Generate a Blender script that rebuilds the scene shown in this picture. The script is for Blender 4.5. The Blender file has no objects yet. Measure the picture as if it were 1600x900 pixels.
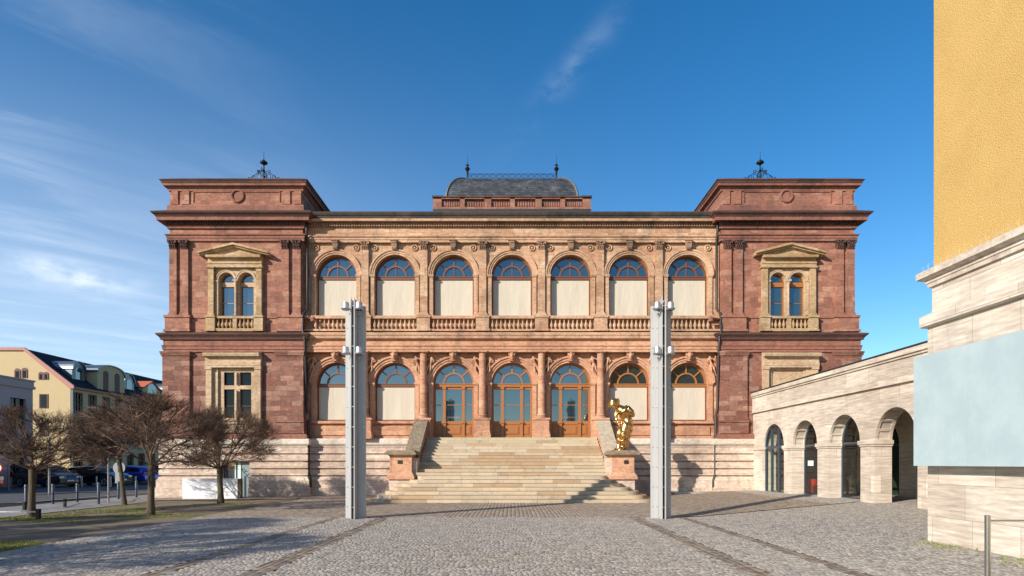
import bpy, bmesh, math, random
import numpy as np
from mathutils import Vector, Matrix
random.seed(7); rng = np.random.default_rng(11)
R = math.radians; PI = math.pi
scene = bpy.context.scene
col = scene.collection
# ------------------------------------------------------------------ camera
F = 940.0; EYE = 1.65; HOR = 723.0
cam_d = bpy.data.cameras.new('camera'); cam = bpy.data.objects.new('camera', cam_d); col.objects.link(cam)
cam.location = (0, 0, EYE); cam.rotation_euler = (R(90), 0, 0)
cam_d.sensor_width = 36; cam_d.lens = F / 1600 * 36; cam_d.shift_y = (HOR - 450) / 1600
cam_d.clip_end = 6000; cam_d.clip_start = .1
scene.camera = cam
# ------------------------------------------------------------------ light
SUN_AZ = R(46.5)      # sun behind the camera, to the left
SUN_EL = R(24)
sun_dir = Vector((-math.sin(SUN_AZ) * math.cos(SUN_EL), -math.cos(SUN_AZ) * math.cos(SUN_EL), math.sin(SUN_EL)))
sl = bpy.data.lights.new('sun', 'SUN'); sl.energy = 5.0; sl.angle = R(.5); sl.color = (1, .91, .79)
so = bpy.data.objects.new('sun', sl); col.objects.link(so)
so.rotation_euler = sun_dir.to_track_quat('Z', 'Y').to_euler()
world = bpy.data.worlds.new('World'); scene.world = world; world.use_nodes = True
nt = world.node_tree; N = nt.nodes; L = nt.links
bg = N['Background']; bg.inputs['Strength'].default_value = .130
sky = N.new('ShaderNodeTexSky'); sky.sky_type = 'NISHITA'; sky.sun_disc = False
sky.sun_elevation = SUN_EL; sky.sun_rotation = math.atan2(sun_dir.x, sun_dir.y)
sky.air_density = 1.0; sky.dust_density = .2; sky.ozone_density = 2.2; sky.altitude = 200
def wmath(op, a, b=None, c=None, clamp=False):
    m = N.new('ShaderNodeMath'); m.operation = op; m.use_clamp = clamp
    for i, q in enumerate((a, b, c)):
        if q is None: continue
        if isinstance(q, (int, float)): m.inputs[i].default_value = q
        else: L.new(q, m.inputs[i])
    return m.outputs[0]
tc = N.new('ShaderNodeTexCoord'); sp = N.new('ShaderNodeSeparateXYZ'); L.new(tc.outputs['Generated'], sp.inputs[0])
dx, dy, dz = sp.outputs
zz = wmath('MAXIMUM', dz, .03)
px_ = wmath('DIVIDE', dx, zz); py_ = wmath('DIVIDE', dy, zz)
cb = N.new('ShaderNodeCombineXYZ'); L.new(wmath('ADD', wmath('MULTIPLY', px_, .55), wmath('MULTIPLY', py_, .40)), cb.inputs[0])
L.new(wmath('MULTIPLY', wmath('SUBTRACT', py_, wmath('MULTIPLY', px_, .9)), 1.6), cb.inputs[1])
n1 = N.new('ShaderNodeTexNoise'); n1.inputs['Scale'].default_value = 1.3; n1.inputs['Detail'].default_value = 9; n1.inputs['Roughness'].default_value = .58; n1.inputs['Distortion'].default_value = .7
L.new(cb.outputs[0], n1.inputs['Vector'])
n2 = N.new('ShaderNodeTexNoise'); n2.inputs['Scale'].default_value = 2.2; n2.inputs['Detail'].default_value = 3
L.new(tc.outputs['Generated'], n2.inputs['Vector'])
def ramp01(v, lo, hi):
    m = N.new('ShaderNodeMapRange'); m.interpolation_type = 'SMOOTHSTEP'
    m.inputs[1].default_value = lo; m.inputs[2].default_value = hi; L.new(v, m.inputs[0]); return m.outputs[0]
cir = ramp01(n1.outputs[0], .40, .78)
left = ramp01(wmath('MULTIPLY', dx, -1), .22, .72)
big = ramp01(n2.outputs[0], .34, .66)
c1 = wmath('MULTIPLY', wmath('MULTIPLY', cir, left), wmath('ADD', big, .25))
def spot(px, py, sx, sy, rot=0):   # patch of cloud centred on one direction of the sky
    d = Vector(((px - 800) / F, 1, (HOR - py) / F)).normalized()
    side = Vector((1, 0, 0)); side = (side - d * side.dot(d)).normalized(); up = side.cross(d)
    a = side * math.cos(rot) + up * math.sin(rot); b = up * math.cos(rot) - side * math.sin(rot)
    tot = None
    for ax, w in ((a, sx), (b, sy)):
        dp = N.new('ShaderNodeVectorMath'); dp.operation = 'DOT_PRODUCT'; dp.inputs[1].default_value = ax
        L.new(tc.outputs['Generated'], dp.inputs[0])
        q = wmath('POWER', wmath('ABSOLUTE', wmath('DIVIDE', dp.outputs['Value'], w)), 2)
        tot = q if tot is None else wmath('ADD', tot, q)
    front = wmath('GREATER_THAN', dy, 0)
    return wmath('MULTIPLY', wmath('EXPONENT', wmath('MULTIPLY', tot, -1)), front)
n3 = N.new('ShaderNodeTexNoise'); n3.inputs['Scale'].default_value = 14; n3.inputs['Detail'].default_value = 8; n3.inputs['Roughness'].default_value = .6
mp = N.new('ShaderNodeMapping'); mp.inputs['Scale'].default_value = (1, 1, 2.2); L.new(tc.outputs['Generated'], mp.inputs[0]); L.new(mp.outputs[0], n3.inputs['Vector'])
fl = ramp01(n3.outputs[0], .34, .66)
c2 = wmath('MULTIPLY', wmath('MULTIPLY', spot(118, 432, .060, .016, R(-14)), wmath('ADD', fl, .12)), .5)
c3 = wmath('MULTIPLY', wmath('MULTIPLY', spot(890, 112, .085, .016, R(47)), fl), .12)
c4 = wmath('MULTIPLY', spot(40, 540, .55, .24), .34)
allc = wmath('ADD', wmath('ADD', wmath('MULTIPLY', c1, .34), c2), wmath('ADD', c3, c4), clamp=True)
hs = N.new('ShaderNodeHueSaturation'); hs.inputs['Saturation'].default_value = 1.38; hs.inputs['Value'].default_value = 1.0
L.new(sky.outputs[0], hs.inputs['Color'])
mx = N.new('ShaderNodeMix'); mx.data_type = 'RGBA'; mx.inputs[7].default_value = (6.2, 6.9, 7.9, 1)
L.new(allc, mx.inputs[0]); L.new(hs.outputs[0], mx.inputs[6]); L.new(mx.outputs[2], bg.inputs['Color'])
vs = scene.view_settings; vs.view_transform = 'Standard'; vs.look = 'None'; vs.gamma = 1; vs.exposure = .36
scene.cycles.max_bounces = 6; scene.cycles.transparent_max_bounces = 8

# ------------------------------------------------------------------ materials
def lin(c): return tuple((x / 255 / 12.92) if x / 255 <= .04045 else ((x / 255 + .055) / 1.055) ** 2.4 for x in c)
class Mat:
    def __init__(s, name, rough=.8, metal=0):
        s.m = bpy.data.materials.new(name); s.m.use_nodes = True; s.t = s.m.node_tree; s.N = s.t.nodes; s.L = s.t.links
        s.b = s.N['Principled BSDF']; s.b.inputs['Roughness'].default_value = rough; s.b.inputs['Metallic'].default_value = metal
        s.geo = None
    def pos(s):
        if not s.geo: s.geo = s.N.new('ShaderNodeNewGeometry')
        return s.geo.outputs['Position']
    def math(s, op, a, b=None, clamp=False):
        m = s.N.new('ShaderNodeMath'); m.operation = op; m.use_clamp = clamp
        for i, q in enumerate((a, b)):
            if q is None: continue
            if isinstance(q, (int, float)): m.inputs[i].default_value = q
            else: s.L.new(q, m.inputs[i])
        return m.outputs[0]
    def noise(s, scale, detail=4, rough=.55, vec=None, stretch=None, dist=0):
        n = s.N.new('ShaderNodeTexNoise'); n.inputs['Scale'].default_value = scale; n.inputs['Detail'].default_value = detail
        n.inputs['Roughness'].default_value = rough; n.inputs['Distortion'].default_value = dist
        v = vec or s.pos()
        if stretch:
            mpn = s.N.new('ShaderNodeMapping'); mpn.inputs['Scale'].default_value = stretch; s.L.new(v, mpn.inputs[0]); v = mpn.outputs[0]
        s.L.new(v, n.inputs['Vector']); return n.outputs[0]
    def ramp(s, v, stops):
        r = s.N.new('ShaderNodeValToRGB'); e = r.color_ramp.elements
        while len(e) < len(stops): e.new(.5)
        for q, (p, c) in zip(e, stops): q.position = p; q.color = (*c, 1) if len(c) == 3 else c
        s.L.new(v, r.inputs[0]); return r.outputs[0]
    def mix(s, fac, a, b, mode='MIX'):
        m = s.N.new('ShaderNodeMix'); m.data_type = 'RGBA'; m.blend_type = mode
        for i, q in ((0, fac), (6, a), (7, b)):
            if isinstance(q, (int, float)): m.inputs[i].default_value = q
            elif isinstance(q, tuple): m.inputs[i].default_value = (*q[:3], 1)
            else: s.L.new(q, m.inputs[i])
        return m.outputs[2]
    def smooth(s, v, lo, hi):
        m = s.N.new('ShaderNodeMapRange'); m.interpolation_type = 'SMOOTHSTEP'; m.inputs[1].default_value = lo; m.inputs[2].default_value = hi
        s.L.new(v, m.inputs[0]); return m.outputs[0]
    def base(s, c):
        if isinstance(c, tuple): s.b.inputs['Base Color'].default_value = (*c[:3], 1)
        else: s.L.new(c, s.b.inputs['Base Color'])
    def bump(s, h, strength=.3, dist=.02):
        b = s.N.new('ShaderNodeBump'); b.inputs['Strength'].default_value = strength; b.inputs['Distance'].default_value = dist
        s.L.new(h, b.inputs['Height']); s.L.new(b.outputs[0], s.b.inputs['Normal'])
    def uvz(s):    # horizontal run (x+y), height
        sp_ = s.N.new('ShaderNodeSeparateXYZ'); s.L.new(s.pos(), sp_.inputs[0])
        c = s.N.new('ShaderNodeCombineXYZ'); s.L.new(s.math('ADD', sp_.outputs[0], sp_.outputs[1]), c.inputs[0]); s.L.new(sp_.outputs[2], c.inputs[1])
        return c.outputs[0]
def plain(name, c, rough=.7, metal=0, var=.12, scale=6, spec=None):
    m = Mat(name, rough, metal); n = m.noise(scale, 5)
    m.base(m.mix(n, tuple(x * (1 - var) for x in c), tuple(min(1, x * (1 + var)) for x in c)))
    if spec is not None: m.b.inputs['Specular IOR Level'].default_value = spec
    return m.m
def ashlar(name, cols, bw=.62, bh=.29, mortar=(.10, .07, .06), msize=.006, streak=None, grime=(.06, .045, .04), grime_amt=.5, bump=.35, off=.5, grain=(1, 1, 2.2), mf=.45):
    m = Mat(name, .88); uv = m.uvz()
    br = m.N.new('ShaderNodeTexBrick'); m.L.new(uv, br.inputs['Vector'])
    br.inputs['Scale'].default_value = 1; br.inputs['Brick Width'].default_value = bw; br.inputs['Row Height'].default_value = bh
    br.inputs['Mortar Size'].default_value = msize; br.inputs['Mortar Smooth'].default_value = .3; br.offset = off; br.squash = .75; br.squash_frequency = 3
    br.inputs['Color1'].default_value = (0, 0, 0, 1); br.inputs['Color2'].default_value = (1, 1, 1, 1); br.inputs['Mortar'].default_value = (.5, .5, .5, 1)
    c = m.ramp(br.outputs['Color'], [(i / (len(cols) - 1), q) for i, q in enumerate(cols)])
    c = m.mix(.9, c, m.ramp(m.noise(5, 8, .68, stretch=grain), [(.3, (.30, .30, .30)), (.7, (.70, .69, .68))]), 'OVERLAY')
    c = m.mix(.5, c, m.ramp(m.noise(.35, 5, .6), [(.35, (.38, .37, .37)), (.65, (.60, .60, .60))]), 'OVERLAY')
    if streak:
        st = m.smooth(m.noise(3.2, 6, .6, vec=uv, stretch=(1.0, 7, 1), dist=.5), .60, .68)
        c = m.mix(m.math('MULTIPLY', st, streak[1]), c, streak[0])
    g = m.smooth(m.noise(.9, 9, .68, stretch=(1, 1, .45)), .50, .74)
    c = m.mix(m.math('MULTIPLY', g, grime_amt), c, grime)
    g2 = m.smooth(m.noise(2.6, 7, .65, stretch=(1.6, 1.6, .18)), .56, .72)
    c = m.mix(m.math('MULTIPLY', g2, grime_amt * .6), c, grime)
    c = m.mix(m.math('MULTIPLY', br.outputs['Fac'], mf), c, mortar)
    m.base(c)
    h = m.math('ADD', m.math('MULTIPLY', m.noise(38, 4), .25), m.math('MULTIPLY', br.outputs['Fac'], -1.0))
    m.bump(m.math('ADD', h, m.math('MULTIPLY', br.outputs['Color'], .25)), bump, .012)
    return m.m
M = {}
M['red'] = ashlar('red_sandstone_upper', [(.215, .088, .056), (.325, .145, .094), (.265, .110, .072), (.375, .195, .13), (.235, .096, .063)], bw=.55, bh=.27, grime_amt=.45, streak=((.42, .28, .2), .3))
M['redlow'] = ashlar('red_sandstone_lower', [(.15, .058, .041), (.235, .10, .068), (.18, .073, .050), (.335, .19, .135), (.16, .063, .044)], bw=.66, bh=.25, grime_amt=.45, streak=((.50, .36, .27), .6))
M['redtrim'] = ashlar('red_sandstone_trim', [(.185, .076, .053), (.285, .124, .084), (.23, .095, .064)], bw=1.5, bh=3.1, msize=.004, grime_amt=.7, grime=(.045, .034, .03))
M['tan'] = ashlar('tan_sandstone', [(.37, .205, .115), (.48, .31, .19), (.42, .245, .145), (.52, .355, .23), (.39, .205, .12)], bw=.9, bh=.36, mortar=(.2, .12, .08), grime=(.11, .075, .055), grime_amt=.6)
M['orange'] = ashlar('orange_sandstone', [(.39, .19, .108), (.50, .275, .165), (.43, .212, .125), (.53, .32, .205), (.37, .17, .10)], bw=1.0, bh=.40, mortar=(.22, .12, .08), grime=(.13, .07, .05), grime_amt=.5)
M['tantrim'] = ashlar('tan_sandstone_trim', [(.41, .25, .15), (.54, .35, .22), (.46, .26, .165)], bw=1.6, bh=3.3, msize=.004, mortar=(.2, .13, .09), grime=(.085, .06, .045), grime_amt=.8)
M['orangetrim'] = ashlar('orange_sandstone_trim', [(.45, .235, .14), (.55, .31, .19), (.48, .25, .15)], bw=1.7, bh=3.3, msize=.004, mortar=(.22, .13, .09), grime=(.11, .065, .05), grime_amt=.6)
M['sootshade'] = ashlar('soot_and_shade_tan_stone', [(.22, .135, .085), (.34, .21, .135), (.26, .155, .1)], bw=1.6, bh=3.3, msize=.004, grime=(.07, .05, .04), grime_amt=.8)  # darker tan: soot, plus crevice shade put into the colour
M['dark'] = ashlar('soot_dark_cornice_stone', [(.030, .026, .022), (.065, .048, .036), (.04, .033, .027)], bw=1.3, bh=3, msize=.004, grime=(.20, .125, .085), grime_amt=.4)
M['darkred'] = ashlar('soot_and_shade_red_stone', [(.06, .034, .029), (.12, .056, .044), (.075, .038, .03)], bw=1.3, bh=3, msize=.004, grime=(.035, .028, .026), grime_amt=.6)  # soot tone that also carries painted crevice shade on dentils and capitals
M['ochre'] = ashlar('ochre_window_stone', [(.33, .21, .095), (.44, .31, .17), (.38, .25, .135), (.46, .34, .215)], bw=.8, bh=.45, mortar=(.2, .13, .07), msize=.004, grime=(.15, .10, .04), grime_amt=.7)
M['buff'] = ashlar('buff_window_stone', [(.42, .29, .18), (.50, .37, .24), (.46, .32, .2)], bw=.9, bh=.6, mortar=(.2, .14, .08), msize=.004, grime=(.17, .11, .07), grime_amt=.6)
M['pale'] = ashlar('pale_base_stone', [(.46, .35, .27), (.60, .49, .39), (.50, .38, .30), (.64, .55, .45)], bw=1.15, bh=.37, mortar=(.2, .15, .12), msize=.005, grime=(.24, .165, .125), grime_amt=.65)
M['paleledge'] = ashlar('pale_ledge_stone', [(.58, .51, .42), (.66, .59, .50), (.54, .46, .38)], bw=1.5, bh=5, mortar=(.2, .16, .13), msize=.005, grime=(.19, .16, .13), grime_amt=.55)
M['trav'] = ashlar('travertine', [(.52, .45, .365), (.63, .56, .47), (.48, .41, .335), (.66, .60, .51)], bw=1.35, bh=.62, mortar=(.22, .18, .145), msize=.006, streak=((.42, .35, .28), .35), grime=(.36, .30, .25), grime_amt=.35, bump=.25, grain=(.3, .3, 3.2), mf=.7)
def pillar_soffit(): pass
m = Mat('slate', .5); br = m.N.new('ShaderNodeTexBrick'); m.L.new(m.uvz(), br.inputs['Vector']); br.inputs['Scale'].default_value = 1
br.inputs['Brick Width'].default_value = .26; br.inputs['Row Height'].default_value = .13; br.inputs['Mortar Size'].default_value = .008
br.inputs['Color1'].default_value = (.028, .031, .036, 1); br.inputs['Color2'].default_value = (.07, .076, .084, 1); br.inputs['Mortar'].default_value = (.012, .012, .014, 1)
m.base(m.mix(m.math('MULTIPLY', m.smooth(m.noise(1.6, 8, .7), .52, .7), .45), br.outputs['Color'], (.19, .20, .21))); m.bump(m.math('ADD', m.math('MULTIPLY', br.outputs['Fac'], -1), m.noise(20)), .5, .02); M['slate'] = m.m
M['lead'] = plain('weathered_lead', (.11, .115, .11), .55, .3, .35)
M['iron'] = plain('dark_wrought_iron', (.014, .014, .016), .45, .6, .3)
M['zinc'] = plain('zinc_sheet_roof', (.16, .19, .22), .4, .7, .25, 2)
M['roofdark'] = plain('dark_roof_sheet', (.025, .025, .028), .6, 0, .3)
def glass(name, base, blend, rough=.03, warp=.02, lvl=1.0):
    m = Mat(name, rough); m.base(base); m.b.inputs['IOR'].default_value = blend
    m.b.inputs['Specular IOR Level'].default_value = lvl
    m.bump(m.noise(1.3, 2), warp, .1); return m.m
M['glass'] = glass('window_glass', (.016, .032, .038), 1.9)
M['glassdoor'] = glass('door_glass', (.008, .028, .042), 1.85)
M['glassdark'] = glass('dark_window_glass', (.006, .010, .012), 1.5, lvl=.25)
M['glassgreen'] = glass('greenish_foyer_glass', (.035, .05, .035), 1.55, lvl=.6)
def clearglass(name='clear_foyer_glass', tc=(.86, .92, .86, 1)):
    m = bpy.data.materials.new(name); m.use_nodes = True; t = m.node_tree; n = t.nodes; n.clear()
    o = n.new('ShaderNodeOutputMaterial'); tr = n.new('ShaderNodeBsdfTransparent'); tr.inputs[0].default_value = tc
    g = n.new('ShaderNodeBsdfGlossy'); g.inputs['Roughness'].default_value = .02; mm = n.new('ShaderNodeMixShader'); lw = n.new('ShaderNodeLayerWeight'); fr = n.new('ShaderNodeMath'); fr.operation = 'POWER'; fr.inputs[1].default_value = 4; t.links.new(lw.outputs['Facing'], fr.inputs[0])
    t.links.new(fr.outputs[0], mm.inputs[0]); t.links.new(tr.outputs[0], mm.inputs[1]); t.links.new(g.outputs[0], mm.inputs[2]); t.links.new(mm.outputs[0], o.inputs[0]); return m
M['glassclear'] = clearglass(); M['glasstint'] = clearglass('tinted_glass', (.72, .74, .70, 1))
def wood(name, a, b):
    m = Mat(name, .42); m.base(m.mix(m.noise(5, 6, .6, stretch=(5, 5, .8), dist=1), a, b)); m.bump(m.noise(60, 3, stretch=(3, 3, .4)), .15, .005); return m.m
M['wood'] = wood('oiled_oak_door', (.25, .085, .022), (.42, .175, .052))
M['woodwin'] = wood('brown_window_wood', (.12, .042, .02), (.22, .085, .038))
M['woodpale'] = wood('tan_window_wood', (.34, .20, .10), (.44, .28, .15))
M['reddark'] = plain('dark_red_window_frame', (.10, .022, .016), .6)
m = Mat('cream_blind_fabric', .9); c = m.mix(m.noise(1.2, 5, .6, stretch=(1.3, 1, .5)), (.51, .455, .36), (.60, .54, .435))
wv = m.noise(30, 2, stretch=(.02, 1, 1)); m.base(m.mix(m.math('MULTIPLY', wv, .35), c, (.46, .41, .325))); m.bump(m.noise(1.6, 3, stretch=(2.2, 1, .6)), .35, .08); M['blind'] = m.m
M['pipe'] = plain('black_downpipe', (.025, .023, .022), .45, .3, .4)
M['gold'] = None
m = Mat('polished_gold', .22, 1); m.base(m.mix(m.noise(4, 3), (.66, .37, .12), (.80, .50, .20))); m.bump(m.noise(9, 3), .12, .03); M['gold'] = m.m
m = Mat('pale_coping', .95); m.base(m.mix(m.smooth(m.noise(5, 9, .75), .40, .72), (.50, .42, .31), (.28, .22, .15))); m.bump(m.noise(30, 6), .6, .03); M['palelichen'] = m.m
M['step'] = Mat('sandstone_steps', .85)
m = M['step']; at = m.N.new('ShaderNodeAttribute'); at.attribute_name = 'tint'
c = m.mix(1, m.mix(m.noise(7, 6, .65, stretch=(.5, 1, 1)), (.42, .335, .235), (.62, .52, .385)), at.outputs['Color'], 'MULTIPLY')
m.base(m.mix(m.math('MULTIPLY', m.smooth(m.noise(2.3, 9, .7), .52, .7), .45), c, (.16, .125, .09))); m.bump(m.noise(40, 4), .3, .01); M['step'] = m.m
m = Mat('lichened_coping', .95); m.base(m.mix(m.smooth(m.noise(6, 9, .75), .35, .70), (.30, .235, .155), (.13, .10, .068))); m.bump(m.noise(30, 6), .7, .03); M['lichen'] = m.m
m = Mat('grey_zinc_post', .45, .0); m.base(m.mix(m.noise(3, 6, .6, stretch=(4, 4, .3)), (.37, .37, .37), (.50, .495, .48))); M['post'] = m.m
M['alu'] = plain('brushed_aluminium', (.50, .51, .52), .42, .7, .05)
M['black'] = plain('matt_black', (.008, .008, .008), .7)
m = Mat('yellow_roughcast', .95); n_ = m.noise(40, 4, .6); m.base(m.mix(m.smooth(m.noise(.8, 6, .6), .3, .7), m.mix(n_, (.44, .265, .075), (.64, .42, .145)), m.mix(n_, (.50, .31, .09), (.68, .46, .165)))); m.bump(m.noise(48, 3, .6), .9, .022); M['yellow'] = m.m
m = Mat('pale_blue_panel', .5); m.base(m.mix(m.smooth(m.noise(1.5, 9, .7), .38, .68), (.37, .465, .49), (.43, .525, .54))); m.bump(m.noise(60, 2), .05, .003); M['bluepanel'] = m.m
M['steel'] = plain('stainless_steel', (.55, .53, .50), .25, 1, .08)
M['shadesheet'] = plain('walkway_shade_dark', (.022, .026, .024), .5, 0, .3)  # near-black colour standing for the unlit walkway interior
M['sign'] = plain('dull_grey_metal', (.22, .23, .24), .5, .2, .1)
M['white'] = plain('white_board', (.80, .80, .82), .5, 0, .03)
M['spike'] = plain('clear_bird_spikes', (.5, .49, .46), .4)
M['doorgreen'] = plain('grey_green_door', (.19, .25, .26), .5)
M['frameblue'] = plain('blue_grey_metal_frame', (.055, .075, .105), .4, .3)
M['carp'] = None
def rgbm(name, c, **k): return plain(name, c, **k)
M['signblue'] = rgbm('blue_sign', (.05, .08, .45)); M['red_p'] = rgbm('red_paint', (.75, .03, .015), rough=.4); M['paper'] = rgbm('pale_paper', (.62, .75, .72))
M['plaque'] = rgbm('bronze_plaque', (.05, .045, .045), rough=.4, metal=.5)
M['cloth'] = rgbm('black_cloth', (.012, .012, .014), rough=.9); M['skin'] = rgbm('skin', (.50, .27, .19), rough=.6); M['hair'] = rgbm('dark_hair', (.02, .014, .01))
M['houseroof'] = plain('dark_house_slate', (.03, .033, .038), .95, 0, .25, 3, spec=.1)
M['stuccoyellow'] = plain('cream_yellow_render', (.50, .385, .215), .9, 0, .06, 1.5); M['stuccogrey'] = plain('grey_render', (.36, .35, .36), .9, 0, .06, 1.5)
M['pinktrim'] = plain('pink_stone_trim', (.42, .21, .17), .8); M['tile'] = plain('orange_roof_tiles', (.50, .13, .05), .8, 0, .25)
M['bark'] = None
m = Mat('tree_bark', .95); m.base(m.mix(m.noise(16, 6, .65, stretch=(1, 1, .25)), (.045, .034, .022), (.13, .105, .07))); m.bump(m.noise(30, 5, stretch=(1, 1, .3)), .8, .03); M['bark'] = m.m
m = Mat('bare_twigs', .9); m.base(m.mix(m.smooth(m.noise(2.4, 4), .35, .65), (.062, .038, .027), (.22, .135, .088))); M['twig'] = m.m
m = Mat('earth_and_trodden_grass', .97)
big_ = m.smooth(m.noise(.55, 6, .6), .40, .58); c = m.mix(m.noise(14, 8, .7), (.14, .10, .07), (.27, .205, .145))
m.base(m.mix(m.math('MULTIPLY', big_, .25), c, (.16, .15, .065))); m.bump(m.noise(40, 6), .7, .03); M['earth'] = m.m
m = Mat('asphalt', .9); m.base(m.mix(m.noise(1.1, 8, .65), (.055, .055, .058), (.10, .10, .10))); m.bump(m.noise(90, 2), .3, .01); M['asphalt'] = m.m
m = Mat('pavement_slabs', .9); br = m.N.new('ShaderNodeTexBrick'); m.L.new(m.pos(), br.inputs['Vector']); br.inputs['Scale'].default_value = 1
br.inputs['Brick Width'].default_value = .6; br.inputs['Row Height'].default_value = .4; br.inputs['Mortar Size'].default_value = .01
br.inputs['Color1'].default_value = (.22, .21, .20, 1); br.inputs['Color2'].default_value = (.30, .285, .27, 1); br.inputs['Mortar'].default_value = (.1, .1, .1, 1)
m.base(m.mix(.4, br.outputs['Color'], m.ramp(m.noise(2, 6), [(.3, (.18, .17, .16)), (.7, (.34, .32, .30))]))); M['slabs'] = m.m
M['kerb'] = plain('granite_kerb', (.30, .29, .28), .85)
m = Mat('sand_joint', .97); m.base(m.mix(m.noise(9, 6), (.09, .075, .055), (.16, .135, .105))); m.bump(m.noise(60, 3), .5, .01); M['joint'] = m.m
m = Mat('granite_setts', .75); at = m.N.new('ShaderNodeAttribute'); at.attribute_name = 'tint'
m.base(m.mix(m.noise(45, 5, .7), at.outputs['Color'], m.mix(1, at.outputs['Color'], (1.25, 1.22, 1.18), 'MULTIPLY'))); m.bump(m.noise(70, 4), .2, .004); M['setts'] = m.m
m = Mat('grass_blades', .8); m.base(m.mix(m.noise(3, 4), (.12, .155, .025), (.24, .255, .05))); M['grass'] = m.m

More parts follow.
